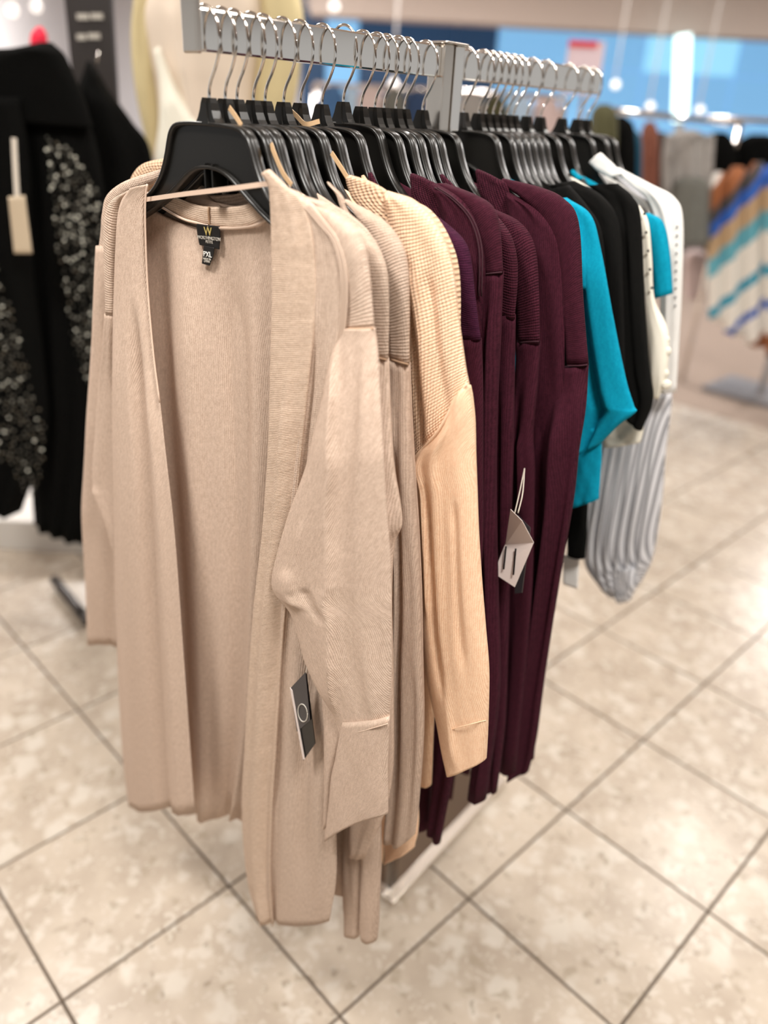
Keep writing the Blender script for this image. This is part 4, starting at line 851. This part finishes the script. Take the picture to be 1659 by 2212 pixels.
def rect_garment(lb, ct, d, x0, x1, y0, y1, mat, parts=0, grp=None, shoulder=0.3, th=0.08, seed=0):
    e = gar2(ct.replace(' ', '_').replace('-', '_'), d, (x0 + x1) / 2, lb, ct, grp); w_ = x1 - x0; h_ = y1 - y0
    L_ = [(x0 + w_ * 0.32, y0), (x0 + w_ * 0.05, y0 + h_ * 0.1), (x0, y0 + h_ * 0.35), (x0 + 2, y0 + h_ * 0.7), (x0 + 4, y1)]
    R_ = [(x1 - w_ * 0.32, y0), (x1 - w_ * 0.05, y0 + h_ * 0.1), (x1, y0 + h_ * 0.35), (x1 - 2, y0 + h_ * 0.7), (x1 - 4, y1)]
    pillow('body', L_, R_, d, th, mat, e, fr=ST, nu=14, nv=22, seed=seed, wave=(3, 0.015, 1.0), power=2.2)
    if parts:
        for k in (0, 1):
            xs_ = x0 - w_ * 0.12 if k == 0 else x1 - w_ * 0.14
            pillow('sleeve', [(xs_ + w_ * 0.1, y0 + h_ * 0.06), (xs_, y0 + h_ * 0.4), (xs_ + 2, y0 + h_ * 0.85)], [(xs_ + w_ * 0.3, y0 + h_ * 0.08), (xs_ + w_ * 0.26, y0 + h_ * 0.4), (xs_ + w_ * 0.22, y0 + h_ * 0.85)], d - 0.06, 0.05, mat, e, fr=ST, nu=8, nv=12, power=2)
    return e
FG = 'far garments on the right'
rect_garment('dark olive jacket hanging just beyond the white blouse', 'jacket', 3.6, 1275, 1335, 225, 420, M['f_olive'], 0, FG, seed=1)
rect_garment('black jacket hanging beyond the white blouse', 'jacket', 3.7, 1300, 1372, 250, 470, M['black_cloth'], 0, FG, seed=2)
rect_garment('dark teal top hanging beyond the white blouse', 'top', 3.75, 1340, 1388, 280, 480, M['f_teal'], 0, FG, seed=3)
rect_garment('rust brown top beside the dark teal one', 'top', 4.6, 1384, 1424, 262, 480, M['f_brown'], 0, FG, seed=4)
rect_garment('dark charcoal dress between the rust top and the grey jacket', 'dress', 4.9, 1408, 1450, 285, 520, plain('charcoal_cloth', (52, 48, 46), 0.9), 0, FG, seed=5)
rect_garment('pale marled grey jacket with long sleeves on the far rack', 'jacket', 4.8, 1440, 1530, 280, 440, M['f_grey'], 1, FG, seed=6)
rect_garment('darker marled grey skirt below the pale grey jacket', 'skirt', 4.75, 1450, 1535, 380, 525, M['f_dgrey'], 0, FG, seed=7)
rect_garment('black top left of the multicolour striped garments', 'top', 4.95, 1520, 1590, 285, 545, M['black_cloth'], 0, FG, seed=8)
rect_garment('black cardigan at the far right edge', 'cardigan', 5.0, 1590, 1690, 290, 480, M['black_cloth'], 0, FG, seed=9)
rect_garment('blush folded stack hanging low beside the striped garments', 'top', 5.2, 1478, 1530, 540, 645, M['f_blush'], 0, FG, seed=10)
sg_ = 'multicolour striped garments'
for k, (x0, x1, y0, y1, d) in enumerate(((1528, 1580, 372, 690, 4.75), (1562, 1625, 360, 720, 4.68), (1608, 1668, 350, 745, 4.6), (1650, 1720, 345, 770, 4.5))):
    rect_garment(['multicolour striped dress at the left of its group', 'second multicolour striped dress, hem a little lower', 'third multicolour striped dress near the photo edge', 'multicolour striped dress cut off by the right edge'][k], 'dress', d, x0, x1, y0, y1, M['f_multi'], 0, sg_, th=0.06, seed=20 + k)
# their rack
c1 = floor_at(1640, 862, 0); er = empty('clothes_rack', (c1[0], c1[1], 0), 'chrome based rack under the multicolour striped garments', 'clothes rack')
box_obj('base_plate', (c1[0] + 0.05, c1[1] + 0.02, 0.02), 0.66, 0.42, 0.03, plain('grey_enamel', (128, 126, 128), 0.4), er, 0.004, X=tuple(TB), Y=tuple(TA))
tube_obj('post', [(c1[0], c1[1], 0.03), (c1[0], c1[1], 1.55)], 0.022, M['chrome'], er, k=10, sub=1)
tube_obj('rail', [(c1[0] - 0.6, c1[1] + 0.25, 1.55), (c1[0], c1[1], 1.55), (c1[0] + 0.5, c1[1] - 0.25, 1.55)], 0.014, M['chrome'], er, k=8, sub=1)
er2 = empty('clothes_rack', tuple(np.array([*at(1400, 300, 4.75)[:2], 0])), 'straight rail behind the white blouse carrying the dark jackets', 'clothes rack')
p0, p1 = at(1290, 235, 3.72), at(1600, 268, 5.0)
tube_obj('rail', [p0, (p0 + p1) / 2, p1], 0.014, M['chrome'], er2, k=8, sub=1)
for p in (p0, p1): tube_obj('post', [p, (p.x, p.y, 0.02)], 0.016, M['chrome'], er2, k=8, sub=1)
# mid background behind the rail hooks
MB = 'garments in the middle distance'
MDD = 5.5
for k, (lb, ct, x0, x1, mt) in enumerate((('blue denim shirt behind the rail hooks', 'shirt', 690, 745, 'f_jean'), ('pale blue shirt between the denim and the blush top', 'shirt', 738, 775, 'f_pale'),
        ('blush top seen through the hooks', 'top', 766, 832, 'f_blush'), ('grey coat under the rail beside the post', 'coat', 826, 880, 'f_dgrey'), ('navy shirt left of the rack post', 'shirt', 872, 930, 'f_navy'),
        ('pale grey coat seen through the second row of hooks', 'coat', 985, 1050, 'f_grey'), ('olive top among the second row of hooks', 'top', 1045, 1095, 'f_olive'), ('pale blue dress right of the second row of hooks', 'dress', 1092, 1150, 'f_pale'), ('blush dress near the red sign', 'dress', 1148, 1210, 'f_blush'))):
    rect_garment(lb, ct, MDD + 0.01 * (k % 3), x0, x1, 184 + 0.054 * (x0 - 690), 420, M[mt], 0, MB, seed=30 + k)
p0, p1 = at(680, 182, MDD), at(1220, 182 + 0.054 * 540, MDD)
er3 = empty('clothes_rack', (p0.x, p0.y, 0), 'long chrome rail carrying the garments in the middle distance', 'clothes rack')
tube_obj('rail', [p0, (p0 + p1) / 2, p1], 0.016, M['chrome'], er3, k=8, sub=1)
for p in (p0, p1): tube_obj('post', [p, (p.x, p.y, 0.02)], 0.018, M['chrome'], er3, k=8, sub=1)
# white wall fittings at the left
M['spot'] = plain('lit_spot', (255, 250, 245), 0.4, emit=0.9)
for k, (x, y, d) in enumerate(((26, 22, 5.5), (78, 14, 6.2), (722, 14, 7.0), (850, 183, 7.0), (1330, 183, 8.0), (1405, 230, 8.0), (1512, 238, 8.0))):
    p = at(x, y, d)
    e = empty('spot_lamp', tuple(p), ['round spot lamp at the top left corner', 'round spot lamp beside the black sign', 'round spot lamp above the rail', 'round spot lamp left of the rack post', 'round spot lamp right of the red sign', 'round spot lamp left of the light tube', 'round spot lamp right of the light tube'][k], 'lamp', 'round spot lamps')
    bm = bmesh.new(); bmesh.ops.create_uvsphere(bm, u_segments=14, v_segments=8, radius=0.036, matrix=Matrix.Translation(p)); bm_obj('bulb', bm, M['spot'], e, smooth=True)
    tube_obj('stem', [p + Vector((0, 0.05, 0.02)), (p.x, p.y + 0.05, CEIL)], 0.008, M['lampframe'], e, k=8, sub=1)
